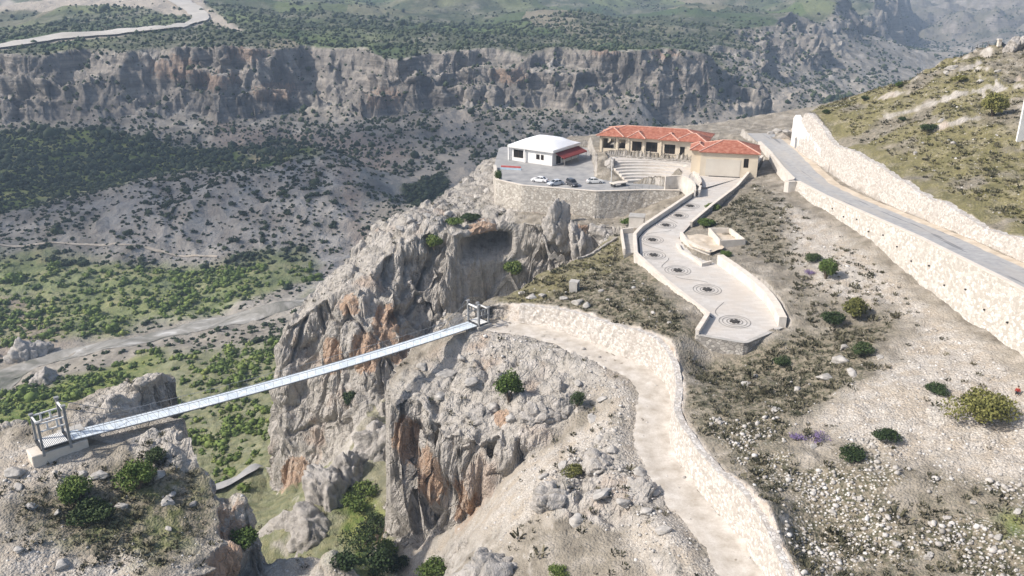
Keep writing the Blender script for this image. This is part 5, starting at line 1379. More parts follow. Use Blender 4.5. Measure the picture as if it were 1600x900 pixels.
def portal(base, away, hi, lo_, length, lab, concrete):
    """gate tower; 'away' points from the deck end towards land"""
    rz = math.atan2(away.y, away.x)
    B = empty('bridge_portal', tuple(base), rz); tag(B, lab, 'bridge tower', 'gate towers at the two ends of the suspension bridge')
    hw = 1.5
    for s_ in (-1, 1):
        MB().bar((0, s_ * hw, -1.0), (0, s_ * hw, hi), .32).build('post', M['steel'], B)
        MB().box((0, s_ * hw, hi + .1), (.55, .55, .2)).build('post_cap', M['steel'], B)
        MB().bar((length, s_ * hw, -1.0), (length, s_ * hw, lo_), .28).build('post', M['steel'], B)
        MB().box((length, s_ * hw, lo_ + .1), (.5, .5, .2)).build('post_cap', M['steel'], B)
        mb = MB(); z1, z2 = lo_ - .1, lo_ - 1.15
        for z in (z1, z2): mb.bar((.2, s_ * hw, z), (length - .17, s_ * hw, z), .16)
        for q in (.30, .70): mb.bar((.2 + (length - .37) * q, s_ * hw, z2 + .08), (.2 + (length - .37) * q, s_ * hw, z1 - .08), .22)
        mb.build('side_frame', M['white_steel'] if concrete else M['steel'], B)
        MB().tube([(.1, s_ * hw, hi - .2), (-5.5, s_ * hw * .8, 1.5), (-7.5, s_ * hw * .76, 1.0)], .05, 6).build('stay_cable', M['steel'], B)
    mb = MB(); mb.bar((0, -hw + .2, hi - .5), (0, hw - .2, hi - .5), .22); mb.bar((length, -hw + .17, lo_ - .15), (length, hw - .17, lo_ - .15), .18); mb.build('cross_beam', M['white_steel'], B)
    mb = MB(); nS_ = 15
    for i in range(nS_): mb.box((.3 + (length - .5) * i / (nS_ - 1), 0, .08), ((length - .5) / nS_ * .62, 2 * hw - .1, .08))
    mb.build('walkway_slats', M['white_steel'], B)
    MB().box((length / 2, 0, -.08), (length + .5, 2 * hw + .1, .2)).build('walkway_frame', M['dark_rail'], B)
    if concrete:
        MB().box((length * .62, -hw - .35, -1.35), (length * .72, 1.5, 1.9)).build('concrete_footing', M['concrete'], B, bevel=.06)
        MB().box((-1.0, -hw - .2, -1.1), (3.0, 2.2, 1.8)).build('concrete_footing', M['concrete'], B, bevel=.06)
        MB().box((length * .4, .2, -1.8), (length + 3.5, 2.6, 2.4)).build('concrete_footing', M['coping'], B, bevel=.08)
    else:
        for s_ in (-1, 1):
            mb = MB()
            for z in (.6, 1.15): mb.bar((length + .2, s_ * hw, z), (length + 3.4, s_ * hw, z - .1), .06)
            for x in (length + 1.2, length + 2.3, length + 3.4): mb.bar((x, s_ * hw, -.6), (x, s_ * hw, 1.1), .07)
            mb.build('handrail', M['rail'], B)
        MB().box((length * .5, 0, -.8), (length + 1, 2 * hw + .8, 1.2)).build('concrete_footing', M['concrete'], B, bevel=.06)
portal(EL + Vector((0, 0, .05)), -dpl, 4.9, 3.6, 3.2, 'steel gate tower with white frame on a concrete footing, near end of the bridge', True)
portal(ER + Vector((0, 0, .05)), dpl, 3.8, 2.8, 2.2, 'small steel gate tower at the far end of the bridge under the promenade slope', False)
# ------------------------------------------------------------------ plants
def leaf_mat(name, lo, mid, hi, attr=None):
    g = NT(name); oi = g.n('ShaderNodeObjectInfo')
    f = g.noise(1.7, 3, .6)
    f = g.math('ADD', f, g.math('MULTIPLY', g.math('SUBTRACT', oi.outputs['Random'], .5), .25))
    if attr: f = g.math('ADD', g.math('MULTIPLY', f, .5), g.math('MULTIPLY', g.attr(attr), .5))
    c = g.ramp(f, [(.3, lo), (.5, mid), (.72, hi)])
    m = g.out(c, .75)
    g.b.inputs['Subsurface Weight'].default_value = 0.0
    return m
ML = {}
ML['bright'] = leaf_mat('leaves_bright', (.05, .085, .02), (.10, .15, .035), (.18, .22, .06))
ML['olive'] = leaf_mat('leaves_olive', (.09, .095, .03), (.17, .17, .05), (.27, .25, .09))
ML['dark'] = leaf_mat('leaves_dark', (.022, .038, .014), (.04, .065, .022), (.08, .105, .04))
ML['valley'] = leaf_mat('leaves_valley', (.06, .095, .022), (.12, .17, .038), (.23, .26, .07), 'tone')
ML['far'] = leaf_mat('leaves_far', (.022, .035, .016), (.04, .058, .026), (.075, .095, .045), 'tone')
ML['purple'] = leaf_mat('purple_flowers', (.10, .075, .16), (.19, .14, .28), (.30, .24, .38))
ML['scrub'] = leaf_mat('scrub_leaves', (.04, .042, .024), (.085, .08, .048), (.155, .14, .092), 'tone')
ML['grass'] = leaf_mat('hill_grass', (.09, .09, .032), (.17, .165, .062), (.27, .245, .12), 'tone')
ML['bark'] = plain_mat('bark', (.09, .07, .05), (.16, .13, .10), 4)

def leaves(r, n, size, seed, clumps=9, flat_=1.0, fill=.55):
    """leaf-sized faces spread through an uneven crown; r = (rx, ry, rz), crown centre at z = rz*.9"""
    g_ = np.random.default_rng(seed)
    cc = g_.normal(size=(clumps, 3)); cc /= np.linalg.norm(cc, axis=1, keepdims=True); cc[:, 2] = np.abs(cc[:, 2]) * .9 - .25
    cc *= g_.uniform(.35, .72, (clumps, 1)); cr = g_.uniform(.28, .52, clumps)
    k = g_.integers(0, clumps, n); d = g_.normal(size=(n, 3)); d /= np.linalg.norm(d, axis=1, keepdims=True)
    rad = cr[k] * g_.uniform(fill, 1.12, n)
    P = cc[k] + d * rad[:, None]; P *= np.array(r); P[:, 2] += r[2] * .85
    P[:, 2] = np.maximum(P[:, 2], size * .3)
    t1 = g_.normal(size=(n, 3)) + d * .2; t1 /= np.linalg.norm(t1, axis=1, keepdims=True)
    t2 = np.cross(t1, d + g_.normal(size=(n, 3)) * .6); t2 /= np.linalg.norm(t2, axis=1, keepdims=True) + 1e-9
    s = size * g_.uniform(.6, 1.35, (n, 1))
    V_ = np.stack([P - t1 * s, P + t2 * s * .55, P + t1 * s, P - t2 * s * .55], 1).reshape(-1, 3)
    F_ = np.arange(4 * n).reshape(n, 4)
    return V_, F_
def ico(sub):
    bm = bmesh.new(); bmesh.ops.create_icosphere(bm, subdivisions=sub, radius=1.0)
    V_ = np.array([v.co[:] for v in bm.verts], np.float32); F_ = np.array([[v.index for v in f.verts] for f in bm.faces], np.int32); bm.free(); return V_, F_
ICO1, ICO2, ICO3, ICO4 = ico(1), ico(2), ico(3), ico(4)

def bush(x, y, z, w_, h_, mat, label, cat='bush', name='bush', seed=0, size=.2, n=900, group=None, sink=.15):
    B = empty(name, (x, y, z - sink)); tag(B, label, cat, group)
    V_, F_ = leaves((w_ / 2 * 1.25, w_ / 2 * 1.15, h_ / 1.75), n, size, seed, clumps=11)
    np_obj('foliage', V_, F_, mat, B, smooth=False)
    g_ = random.Random(seed); mb = MB()
    for k in range(5):
        a = k * 1.26 + g_.random(); e = (math.cos(a) * w_ * .25, math.sin(a) * w_ * .25, h_ * .6)
        mb.tube([(0, 0, -.2), (e[0] * .35, e[1] * .35, h_ * .25), e], [.07 * h_ ** .5, .05 * h_ ** .5, .02], 5)
    mb.build('stem', ML['bark'], B); return B
BUSH = [  # picture point of the foot, width px, height px, kind, label
 (795,628,44,56,'bright','tall bright green bush growing among the boulders on top of the front rock'),
 (1530,662,82,62,'olive','large yellow green bush alone on the pale scree slope'),
 (1290,436,30,40,'bright','upright green bush below the road wall, beside a low dark bush'),
 (1335,498,44,38,'olive','round olive bush above the stony slope, right one of a touching pair'),
 (1302,508,34,26,'dark','low dark green bush touching the round olive bush'),
 (1269,408,26,15,'dark','small flat dark bush next to the upright green bush under the road wall'),
 (1462,614,34,20,'dark','small dark green bush left of the large yellow green bush'),
 (1348,556,34,22,'dark','low dark bush in the scrub below the olive bush pair'),
 (1550,183,36,38,'olive','autumn toned round bush high on the grassy hillside above the road'),
 (218,764,52,52,'bright','big bright green bush on the portal rock, the middle one'),
 (120,782,50,48,'bright','green bush just below the concrete footing of the near portal'),
 (148,812,60,34,'dark','low dark bush in front of the green bush below the portal'),
 (245,722,34,28,'dark','dark bush tucked against the crag behind the portal rock'),
 (902,634,26,28,'dark','small dark bush on the right shoulder of the front rock'),
 (679,394,26,24,'bright','green bush clinging high on the face of the mesa cliff'),
 (800,440,28,28,'bright','light green bush at the bottom end of the ravine by the kerb wall'),
 (382,858,46,36,'bright','bright yellow green bush beside the valley road'),
 (895,741,34,16,'olive','pale olive bush on the bare slope below the dirt track'),
 (680,896,44,26,'bright','green bush at the bottom edge beside the pale sand fan'),
 (1100,355,28,16,'bright','green bush behind the open basin'),
 (1113,330,24,14,'bright','small green bush against the straight climbing parapet'),
 (1134,402,16,14,'bright','tiny green bush at the corner of the open basin'),
 (1220,570,26,18,'dark','dark bush in the scrub right of the promenade end wall'),
 (1408,189,14,8,'dark','small dark bush alone in the grass of the hillside'),
 (1452,205,24,12,'dark','low dark bush beside pale rock on the hillside'),
 (1405,137,14,10,'bright','small green bush on the hill ridge line'),
 (1350,158,12,9,'dark','small dark bush at the left end of the hill ridge line'),
 (1290,178,12,9,'dark','lone dark bush above the whitewashed wall'),
 (1500,128,22,12,'olive','olive bush among the ridge rocks of the hill'),
 (870,900,34,18,'bright','green bush cut by the bottom edge right of the dark outcrop'),
 (735,345,30,12,'dark','dark bush in the grass ledge on top of the mesa'),
 (712,350,24,12,'bright','green bush on the grass ledge on top of the mesa'),
 (779,284,12,22,'bright','narrow green bush at the rounded end of the car park wall'),
 (985,352,24,12,'bright','green bush growing beside the small pale hut'),
 (548,635,24,26,'dark','dark bush in the cleft below the bridge deck'),
 (1385,690,40,22,'dark','low dark bush between white stones and scree'),
 (1330,720,44,24,'dark','spreading dark bush at the edge of the white stones'),
]
for k, (u, v, wp, hp, kind, lab) in enumerate(BUSH):
    p = hit(u, v); t = project(*p)[2]
    w_, h_ = max(.8, wp * t / FPX), max(.6, hp * t / FPX * 1.02)
    bush(p.x, p.y, p.z, w_, h_, ML[kind], lab, seed=40 + k, size=max(.09, min(.19, w_ * .042)) * (1.25 if t > 180 else 1), n=int(min(3600, 600 + 300 * w_ * h_ ** .6)))
for k, (u, v, wp, hp, lab) in enumerate([(1275,690,36,22,'purple flowering plant between white stones and scree'), (1265,428,18,9,'small purple flowering patch on the slope above the thick parapet'), (1245,688,26,12,'pale purple flowering patch left of the taller purple plant')]):
    p = hit(u, v); t = project(*p)[2]
    bush(p.x, p.y, p.z, wp * t / FPX, hp * t / FPX, ML['purple'], lab, 'flowers', 'flowering_plant', 300 + k, .09, 420)
# gorge thicket between the rocks
for k, (u, v, wp) in enumerate([(555,800,44),(585,835,46),(565,862,60),(600,870,40),(545,890,44),(590,893,50),(575,775,36),(620,890,36)]):
    p = hit(u, v); t = project(*p)[2]
    bush(p.x, p.y, p.z, wp * t / FPX, wp * .8 * t / FPX, ML['dark' if k % 3 else 'bright'], 'deep green bush of the thicket in the gorge between the rocks', seed=340 + k, size=.24, n=1100, group='thicket bushes in the gorge')

# shrub templates: lumpy core with leaf faces all over it
def shrub_mesh(seed, nleaf, size, core=ICO1, squash=.8):
    g_ = np.random.default_rng(seed)
    V_, F_ = core; nz = noise3(V_[:, 0] * 1.6 + seed, V_[:, 1] * 1.6, V_[:, 2] * 1.6, seed)
    Vc = V_ * (1 + .55 * nz[:, None] + g_.normal(0, .10, (len(V_), 1))) * .82; Vc[:, 2] = np.maximum(Vc[:, 2] * squash + squash * .62, -.1)
    tri = np.c_[F_, F_[:, 2:3]]
    if nleaf:
        d = g_.normal(size=(nleaf, 3)); d /= np.linalg.norm(d, axis=1, keepdims=True)
        j = np.argmax(d @ V_.T, 1); P = Vc[j] * g_.uniform(.85, 1.12, (nleaf, 1)) + d * .12 + g_.normal(0, .07, (nleaf, 3))
        t1 = g_.normal(size=(nleaf, 3)); t1 /= np.linalg.norm(t1, axis=1, keepdims=True); t2 = np.cross(t1, d); t2 /= np.linalg.norm(t2, axis=1, keepdims=True) + 1e-9
        s = size * g_.uniform(.6, 1.3, (nleaf, 1)); n0 = len(Vc)
        Vl = np.stack([P - t1 * s, P + t2 * s * .6, P + t1 * s, P - t2 * s * .6], 1).reshape(-1, 3)
        return np.vstack([Vc, Vl]), np.vstack([tri, n0 + np.arange(4 * nleaf).reshape(-1, 4)])
    return Vc, tri
def lobed(seed, nleaf, size, lobes=3):
    g2 = np.random.default_rng(seed + 77); Vs_, Fs_ = [], []; o_ = 0
    for k in range(lobes):
        v_, f_ = shrub_mesh(seed * 5 + k, nleaf // lobes, size / .7, ICO1, g2.uniform(.6, 1.0)); sc_ = g2.uniform(.42, .78)
        a = g2.uniform(0, 6.28); v_ = v_ * sc_ + np.array([math.cos(a) * .5, math.sin(a) * .5, g2.uniform(-.05, .25) * (k > 0)]); Vs_.append(v_); Fs_.append(f_ + o_); o_ += len(v_)
    return np.vstack(Vs_), np.vstack(Fs_)
def scatter(name, templates, P, S, mat, rots=None, squash=None, tone=None, smooth=False, parent=None):
    """one stuff object made of many copies of small templates"""
    g_ = np.random.default_rng(len(P)); n = len(P); which = g_.integers(0, len(templates), n)
    rot = g_.uniform(0, 6.283, n) if rots is None else rots
    tone = g_.uniform(0, 1, n) if tone is None else tone
    Vs, Fs, Ts = [], [], []; off = 0
    for k, (tv, tf) in enumerate(templates):
        i = np.where(which == k)[0]
        if not len(i): continue
        c, s = np.cos(rot[i]), np.sin(rot[i]); sc_ = S[i]
        x = tv[None, :, 0] * c[:, None] - tv[None, :, 1] * s[:, None]; y = tv[None, :, 0] * s[:, None] + tv[None, :, 1] * c[:, None]
        z = np.repeat(tv[None, :, 2], len(i), 0)
        if squash is not None: z = z * squash[i][:, None]
        W = np.stack([x, y, z], 2) * sc_[:, None, None] + P[i][:, None, :]
        Vs.append(W.reshape(-1, 3)); F_ = tf[None] + (np.arange(len(i)) * len(tv))[:, None, None] + off
        Fs.append(F_.reshape(-1, tf.shape[1])); Ts.append(np.repeat(tone[i], len(tv))); off += len(i) * len(tv)
    me_o = np_obj(name, np.vstack(Vs), np.vstack(Fs), mat, smooth=smooth, attrs={'tone': np.concatenate(Ts)}, parent=parent)
    tag(me_o, kind='stuff'); return me_o

def grid_pts(x0, x1, y0, y1, step, g_):
    xs, ys = np.meshgrid(np.arange(x0, x1, step), np.arange(y0, y1, step))
    P = np.stack([xs.ravel(), ys.ravel()], 1) + g_.uniform(-.62, .62, (xs.size, 2)) * step
    return P
def in_view(x, y, z, mar=60):
    u, v, t = project(x, y, z); return (u > -mar) & (u < 1600 + mar) & (v > -mar) & (v < 900 + mar)
g_ = np.random.default_rng(5)
# ---- shrubs of the valley, the far bank and the talus
P = grid_pts(-560, 900, 175, 1250, 2.9, g_); x, y = P[:, 0], P[:, 1]; z = H(x, y)
ok = in_view(x, y, z) & (z < 6); x, y, z = x[ok], y[ok], z[ok]
inup = poly_sd(UP_POLY, x.astype(np.float32), y.astype(np.float32), 30) > -8
ft_ = far_look(FAR_T, x, y) * (1 - near_w(x, y)); gr = mix_mask(NEAR['green'], FARM['green'], x, y); dk = mix_mask(None, FARM['dark'], x, y); pale = mix_mask(None, FARM['scree'], x, y)
e = 4.0
sl = np.hypot(H(x + e, y) - H(x - e, y), H(x, y + e) - H(x, y - e)) / (2 * e)
cl_ = fbm2(x / 55, y / 55, 4, 700)
dens = (.58 + .55 * cl_) * sstep(1.15, .6, sl)
bare_ = mix_mask(None, FARM['bare'], x, y); dens = dens * (1 + .1 * bare_)
dens = np.maximum(dens, gr * (.82 + .45 * cl_)); dens = np.maximum(dens, dk * .95)
dens = np.where(ft_ > .03, np.where(sl < 1.0, .6, .30), dens)
dens *= (1 - .92 * pale)
river_d = line_dist((far_line([(-60,640),(0,588),(100,560),(200,535),(300,512),(400,490)]) + [T(480,466,395)[:2], T(540,440,425)[:2], T(600,415,450)[:2]]), x.astype(np.float32), y.astype(np.float32), 60)
vroad_d = line_dist(VROAD, x.astype(np.float32), y.astype(np.float32), 30)
dens = np.where((river_d < 14) | (vroad_d < 4) | inup, 0, dens)
dens = np.where(poly_sd(DR_POLY, x.astype(np.float32), y.astype(np.float32), 30) > -3, 0, dens)
dens *= np.interp(y, [175, 260, 700, 800, 1250], [1.0, 1.0, .85, .45, .22])
keep = g_.random(len(x)) < dens
x, y, z, gr, dk = x[keep], y[keep], z[keep], gr[keep], dk[keep]
rad = np.exp(g_.normal(-.06, .42, len(x))) * (1.0 + .45 * gr + .5 * dk) * np.interp(y, [200, 420, 800, 1250], [1.0, 1.15, 1.45, 1.8])
SP_ = np.stack([x, y, z - .15 * rad], 1); _, _, tt_ = project(x, y, z)
big = rad / tt_
lush = (y < 430) & (gr > .25)
# the 300 that show largest are shrubs of their own
vis = in_view(x, y, z, 0) & lush
order = np.argsort(-np.where(vis, big, 0))
own = order[:300]; rest = np.ones(len(x), bool); rest[own] = False
tmv = [lobed(900 + k, 150, .17, 4) for k in range(6)]
protos = []
for k, (tv, tf) in enumerate(tmv):
    me = np_mesh('shrub', tv, tf, False); me.attributes.new('tone', 'FLOAT', 'POINT').data.foreach_set('value', np.full(len(tv), .5, np.float32)); me.materials.append(ML['valley']); protos.append(me)
for q, i in enumerate(own):
    o = bpy.data.objects.new('shrub', protos[q % 6]); C.objects.link(o)
    o.location = SP_[i]; o.scale = (rad[i] * g_.uniform(.85, 1.2), rad[i] * g_.uniform(.85, 1.2), rad[i] * g_.uniform(.8, 1.15)); o.rotation_euler = (0, 0, g_.uniform(0, 6.28))
    tag(o, 'round green shrub, one of many on the green valley slope below the bridge', 'shrub', 'green shrubs on the valley slope')
m = rest & lush
scatter('valley_shrubs', [lobed(920 + k, 75, .20, 3) for k in range(6)], SP_[m], rad[m], ML['valley'])
m = rest & ~lush & (tt_ < 620)
scatter('hillside_shrubs', [lobed(940 + k, 30, .24, 2 + k % 2) for k in range(6)], SP_[m], rad[m], ML['far'])
m = rest & ~lush & (tt_ >= 620)
scatter('distant_shrubs', [shrub_mesh(960 + k, 0, .3, ICO1) for k in range(5)], SP_[m], rad[m], ML['far'])
print('shrubs', len(x))
# ---- trees and hedges of the plateau and the far slopes
P = grid_pts(-900, 1500, 780, 2600, 11, g_); x, y = P[:, 0], P[:, 1]; z = H(x, y); ok = in_view(x, y, z, 20); x, y, z = x[ok], y[ok], z[ok]
ft_ = far_look(FAR_T, x, y); pale = far_look(FARM['scree'], x, y)
dens = sstep(-.15, .5, fbm2(x / 110, y / 110, 4, 720)) * .75 * (ft_ > .9) * (1 - pale); hedge = sstep(.06, .02, np.abs(noise2(x / 85, y / 150, 730))) * .6
keep = g_.random(len(x)) < np.maximum(dens, hedge * (ft_ > .95) * (1 - pale)); x, y, z = x[keep], y[keep], z[keep]
rad = np.exp(g_.normal(0, .3, len(x))) * 2.0
scatter('plateau_trees', [shrub_mesh(980 + k, 0, .3, ICO1) for k in range(4)], np.stack([x, y, z - .2], 1), rad, ML['far'])

P = grid_pts(300, 2100, 1000, 2500, 9.5, g_); x, y = P[:, 0], P[:, 1]; z = H(x, y); ok = in_view(x, y, z, 20) & (far_look(FAR_T, x, y) < .95); x, y, z = x[ok], y[ok], z[ok]
keep = g_.random(len(x)) < .38 + .5 * fbm2(x / 130, y / 130, 4, 725); x, y, z = x[keep], y[keep], z[keep]
scatter('canyon_trees', [shrub_mesh(990 + k, 0, .3, ICO1) for k in range(4)], np.stack([x, y, z - .2], 1), np.exp(g_.normal(0, .35, len(x))) * 2.3, ML['far'])
# ---- low scrub cushions and grass tufts on the near slopes
def tuft_mesh(seed, n, hgt=.55):
    g2 = np.random.default_rng(seed); a = g2.uniform(0, 6.28, n); r = np.sqrt(g2.uniform(0, 1, n)) * .8
    b = np.stack([r * np.cos(a), r * np.sin(a), np.full(n, -.06)], 1)
    dr = np.stack([np.cos(a) * .55, np.sin(a) * .55, g2.uniform(.4, 1.1, n)], 1) + g2.normal(0, .25, (n, 3))
    tp = b + dr * hgt * (1.15 - .6 * r[:, None]); sd = np.stack([-np.sin(a + g2.normal(0, .7, n)), np.cos(a), np.zeros(n)], 1) * .16
    V_ = np.stack([b - sd, b + sd, tp + sd * .8, tp - sd * .8], 1).reshape(-1, 3); return V_, np.arange(4 * n).reshape(-1, 4)
P = grid_pts(-75, 150, 55, 262, .62, g_); x, y = P[:, 0], P[:, 1]; z = H(x, y); ok = in_view(x, y, z, 30); x, y, z = x[ok], y[ok], z[ok]
e = .8; sl = np.hypot(H(x + e, y) - H(x - e, y), H(x, y + e) - H(x, y - e)) / (2 * e)
nl = lambda k: near_look(NEAR[k], x, y)
up = (poly_sd(UP_POLY, x.astype(np.float32), y.astype(np.float32), 20) > .5) | (poly_sd(DR_POLY, x.astype(np.float32), y.astype(np.float32), 20) > .8) | (HILL_IN[np.clip(((y - NY0) / NRES).astype(int), 0, GX.shape[0] - 1), np.clip(((x - NX0) / NRES).astype(int), 0, GX.shape[1] - 1)] > .9)
bt = near_look(built, x, y); rd = line_dist(DIRT_S, x.astype(np.float32), y.astype(np.float32), 20)
pt = fbm2(x / 4.5, y / 4.5, 4, 740)
upl = up.copy(); low = (~up) & (y < 150) & (x > -60); up = up | low
d_scrub = low * .05 * (pt > -.1) + nl('scrub') * (.52 + .65 * pt) + .07 * (1 - nl('scree')) * (pt > .1) + nl('scree') * .012 + nl('stony') * .06
d_grass = nl('grass') * (.30 + .5 * pt)
free = up & (sl < .9) & (bt < .05) & (rd > 3.4)
r_ = g_.random(len(x)); far_f = np.interp(y, [60, 150, 260], [1.0, .8, .5])
m = free & (r_ < d_scrub * far_f); S_s = np.exp(g_.normal(0, .35, m.sum())) * .36
scatter('scrub_cover', [tuft_mesh(k, 20, .75) for k in range(5)], np.stack([x, y, z], 1)[m], S_s, ML['scrub'])
m2 = free & ~m & (g_.random(len(x)) < d_grass * far_f); S_s = np.exp(g_.normal(0, .3, m2.sum())) * .34
scatter('grass_tufts', [tuft_mesh(30 + k, 16, .7) for k in range(4)], np.stack([x, y, z], 1)[m2], S_s, ML['grass'])
print('tufts', m.sum(), m2.sum())

# ------------------------------------------------------------------ stones and boulders
def stone_mat2(name, lo, mid, hi, attr=True):
    g = NT(name); f = g.noise(1.3, 5, .65)
    if attr: f = g.math('ADD', g.math('MULTIPLY', f, .6), g.math('MULTIPLY', g.attr('tone'), .4))
    c = g.ramp(f, [(.3, lo), (.5, mid), (.7, hi)])
    return g.out(c, .93, g.bump(g.noise(5, 4, .65), .5, .06))
MS = stone_mat2('loose_stone', (.27, .25, .225), (.42, .395, .365), (.58, .56, .535))
MB_ = stone_mat2('boulder_stone', (.26, .245, .225), (.37, .35, .325), (.50, .48, .45), False)
def outcrop_mat():
    g = NT('outcrop_rock'); p = g.pos()
    c = g.ramp(g.noise(.55, 6, .68), [(.28, (.24, .225, .205)), (.45, (.39, .365, .335)), (.6, (.47, .44, .41)), (.78, (.56, .535, .50))])
    c = g.mix(g.math('MULTIPLY', g.mapr(g.noise(.9, 5, .6, g.scale(p, (1, 1, .22))), .52, .72), .5), c, (.13, .125, .12))
    return g.out(c, .95, g.bump(g.math('ADD', g.math('MULTIPLY', g.noise(1.1, 6, .66), 1.6), g.noise(4, 4, .6)), .8, .4))
MO = outcrop_mat()
def pebble(seed, base, jag=.22):
    g2 = np.random.default_rng(seed); V_, F_ = base
    V_ = V_ * (1 + g2.normal(0, jag, (len(V_), 1))); V_ = V_ * np.array([1, g2.uniform(.6, .95), g2.uniform(.5, .85)]); return V_.astype(np.float32), F_
ICO5 = ico(5)
def block_rock(seed, sub, flat_=.75, planes=11, rough=.05, joints=0.0, js=(1.0, 1.0)):
    """angular rock: a body cut by random planes, then fractured and roughened"""
    V_, F_ = sub; g2 = np.random.default_rng(seed)
    n_ = g2.normal(size=(planes, 3)); n_ /= np.linalg.norm(n_, axis=1, keepdims=True); d_ = g2.uniform(.52, .95, planes)
    c = V_ @ n_.T; r = np.where(c > .05, d_ / np.maximum(c, .05), 9).min(1); r = np.minimum(r, 1.15)
    W = V_ * r[:, None]; s = seed * 2.7
    W = W * (1 + rough * 2.2 * noise3(W[:, 0] * 1.8 + s, W[:, 1] * 1.8, W[:, 2] * 1.8, seed) + rough * fbm3(W[:, 0] * 5 + s, W[:, 1] * 5, W[:, 2] * 5, 2, seed + 1))[:, None]
    if joints:
        wx = noise3(W[:, 0] * 1.4 + s, W[:, 1] * 1.4, W[:, 2] * 1.4, seed + 4) * .3
        f1, f2, cid = worley3(W[:, 0] * js[0] + s + wx, W[:, 1] * js[0] + wx, W[:, 2] * js[1], seed); e = f2 - f1
        f1b, f2b, cb = worley3(W[:, 0] * js[0] * 2.7 + s, W[:, 1] * js[0] * 2.7, W[:, 2] * js[1] * 2.7, seed + 9)
        W = W * (1 + joints * ((cid - .5) * sstep(0, .25, e) - .55 * (1 - sstep(0, .16, e)) + .35 * (cb - .5) * sstep(0, .3, f2b - f1b)))[:, None]
    W[:, 2] *= flat_; return W, F_
P = grid_pts(-70, 135, 52, 240, .40, g_); x, y = P[:, 0], P[:, 1]; z = H(x, y); ok = in_view(x, y, z, 30); x, y, z = x[ok], y[ok], z[ok]
nl = lambda k: near_look(NEAR[k], x, y); bt = near_look(built, x, y); rd = line_dist(DIRT_S, x.astype(np.float32), y.astype(np.float32), 20)
pt = fbm2(x / 6, y / 6, 3, 760); e = .8; sl = np.hypot(H(x + e, y) - H(x - e, y), H(x, y + e) - H(x, y - e)) / (2 * e)
d = nl('scree') * (.32 + .3 * pt) * np.interp(y, [55, 110, 200], [1, .7, .15]) + nl('scrub') * .018 + near_look(HILL_IN, x, y) * .03
d = d * (sl < 1.1) * (bt < .05) * (rd > 2.6) + (rd <= 3.2) * .012
m = g_.random(len(x)) < d
scatter('scree_stones', [block_rock(30 + k, ICO1, .65, 7, .10) for k in range(5)], np.stack([x, y, z + .02], 1)[m], np.exp(g_.normal(-2.05, .42, m.sum())), MS)
d2 = nl('stony') * (.34 + .6 * pt) * (bt < .05); m2 = ~m & (g_.random(len(x)) < d2)
print('stones', m.sum(), m2.sum())
scatter('white_stones', [block_rock(20 + k, ICO2 if k < 2 else ICO1, .7, 8, .10) for k in range(7)], np.stack([x, y, z + .08], 1)[m2], np.minimum(np.exp(g_.normal(-1.7, .45, m2.sum())), .42), MS)

def rock_mesh(seed, sub, amp=.35, flat_=.75, f=1.1):
    V_, F_ = sub; s = seed * 3.1
    q = np.abs(noise3(V_[:, 0] * f + s, V_[:, 1] * f, V_[:, 2] * f, seed)) * 1.6 - .4
    q2 = np.abs(noise3(V_[:, 0] * f * 2.7 + s, V_[:, 1] * f * 2.7, V_[:, 2] * f * 2.7, seed + 1)) - .25
    q3 = fbm3(V_[:, 0] * 6 + s, V_[:, 1] * 6, V_[:, 2] * 6, 2, seed + 2)
    W = V_ * (1 + amp * q + amp * .55 * q2 + .04 * q3)[:, None]
    W[:, 2] *= flat_; return W, F_
bm_protos = []
for k in range(6):
    W, F_ = block_rock(k + 3, ICO4, .62, 12, .05, .12, (1.2, 1.2)); me = np_mesh('boulder', W, F_); me.materials.append(MB_); bm_protos.append(me)
BOUL = [(50,792,.9),(95,782,1.3),(90,803,.8),(165,793,1.0),(232,764,1.0),(262,785,1.3),(270,774,.7),(287,776,.8),(192,792,.9),(265,829,.6),(75,868,1.0),(95,884,1.1),(30,860,.8),(210,868,.6),(20,742,1.4),(30,765,1.1),(140,728,1.2),(155,745,1.5),(128,742,.9),(180,770,1.0),(250,745,1.2),(300,790,.7),(60,845,.7),
 (832,466,1.3),(848,462,1.1),(816,460,.9),(880,468,1.2),(900,474,1.5),(918,478,1.2),(950,470,.6),(990,450,.5),(1005,470,.5),(1020,490,.6),(940,455,.6),(1045,505,.5),(870,480,.8),
 (700,335,2.4),(668,338,2.2),(760,300,2.2),(745,308,1.8),(785,330,1.5),(640,345,2.2),(625,360,2.0),(655,350,1.4),
 (1488,108,2.0),(1502,112,1.6),(1478,116,1.4),(1545,132,1.6),(1532,128,1.3),(1520,92,1.5),(1560,112,1.2),(1458,205,1.3),(1470,190,1.2),(1480,208,1.1),(1490,225,1.0),(1576,140,1.0),(1430,240,.9),(1530,215,.8),(1440,225,.8),(1588,225,.9),
 (1216,207,2.6),(1230,210,2.2),(1203,210,1.8),(1240,214,1.5),(1308,566,1.5),(1292,592,1.3),(1166,602,1.0),(1212,642,.9),(1330,584,1.2),(1180,590,.7),(1245,610,.7),(1318,545,1.1),(1375,560,.8),
 (700,585,2.0),(735,600,1.8),(690,620,1.6),(770,640,1.5),(660,575,1.6),(800,655,1.3),(925,655,1.2),(940,625,1.0),(720,560,1.1),(870,640,1.5),(905,600,1.0),
 (1000,740,1.3),(940,775,1.8),(975,790,1.2),(870,790,1.7),(900,815,1.4),(960,705,1.2),(1010,800,1.0),(880,730,1.2),(850,745,1.0),(1040,830,1.2),(935,690,1.2),(1020,770,1.0),
 (1480,810,.7),(1520,785,.6),(1560,840,.7),(1400,850,.7),(1300,800,.6),(1345,780,.6),(1450,870,.7),(1590,800,.6),(1270,700,.7),(1225,690,.5)]
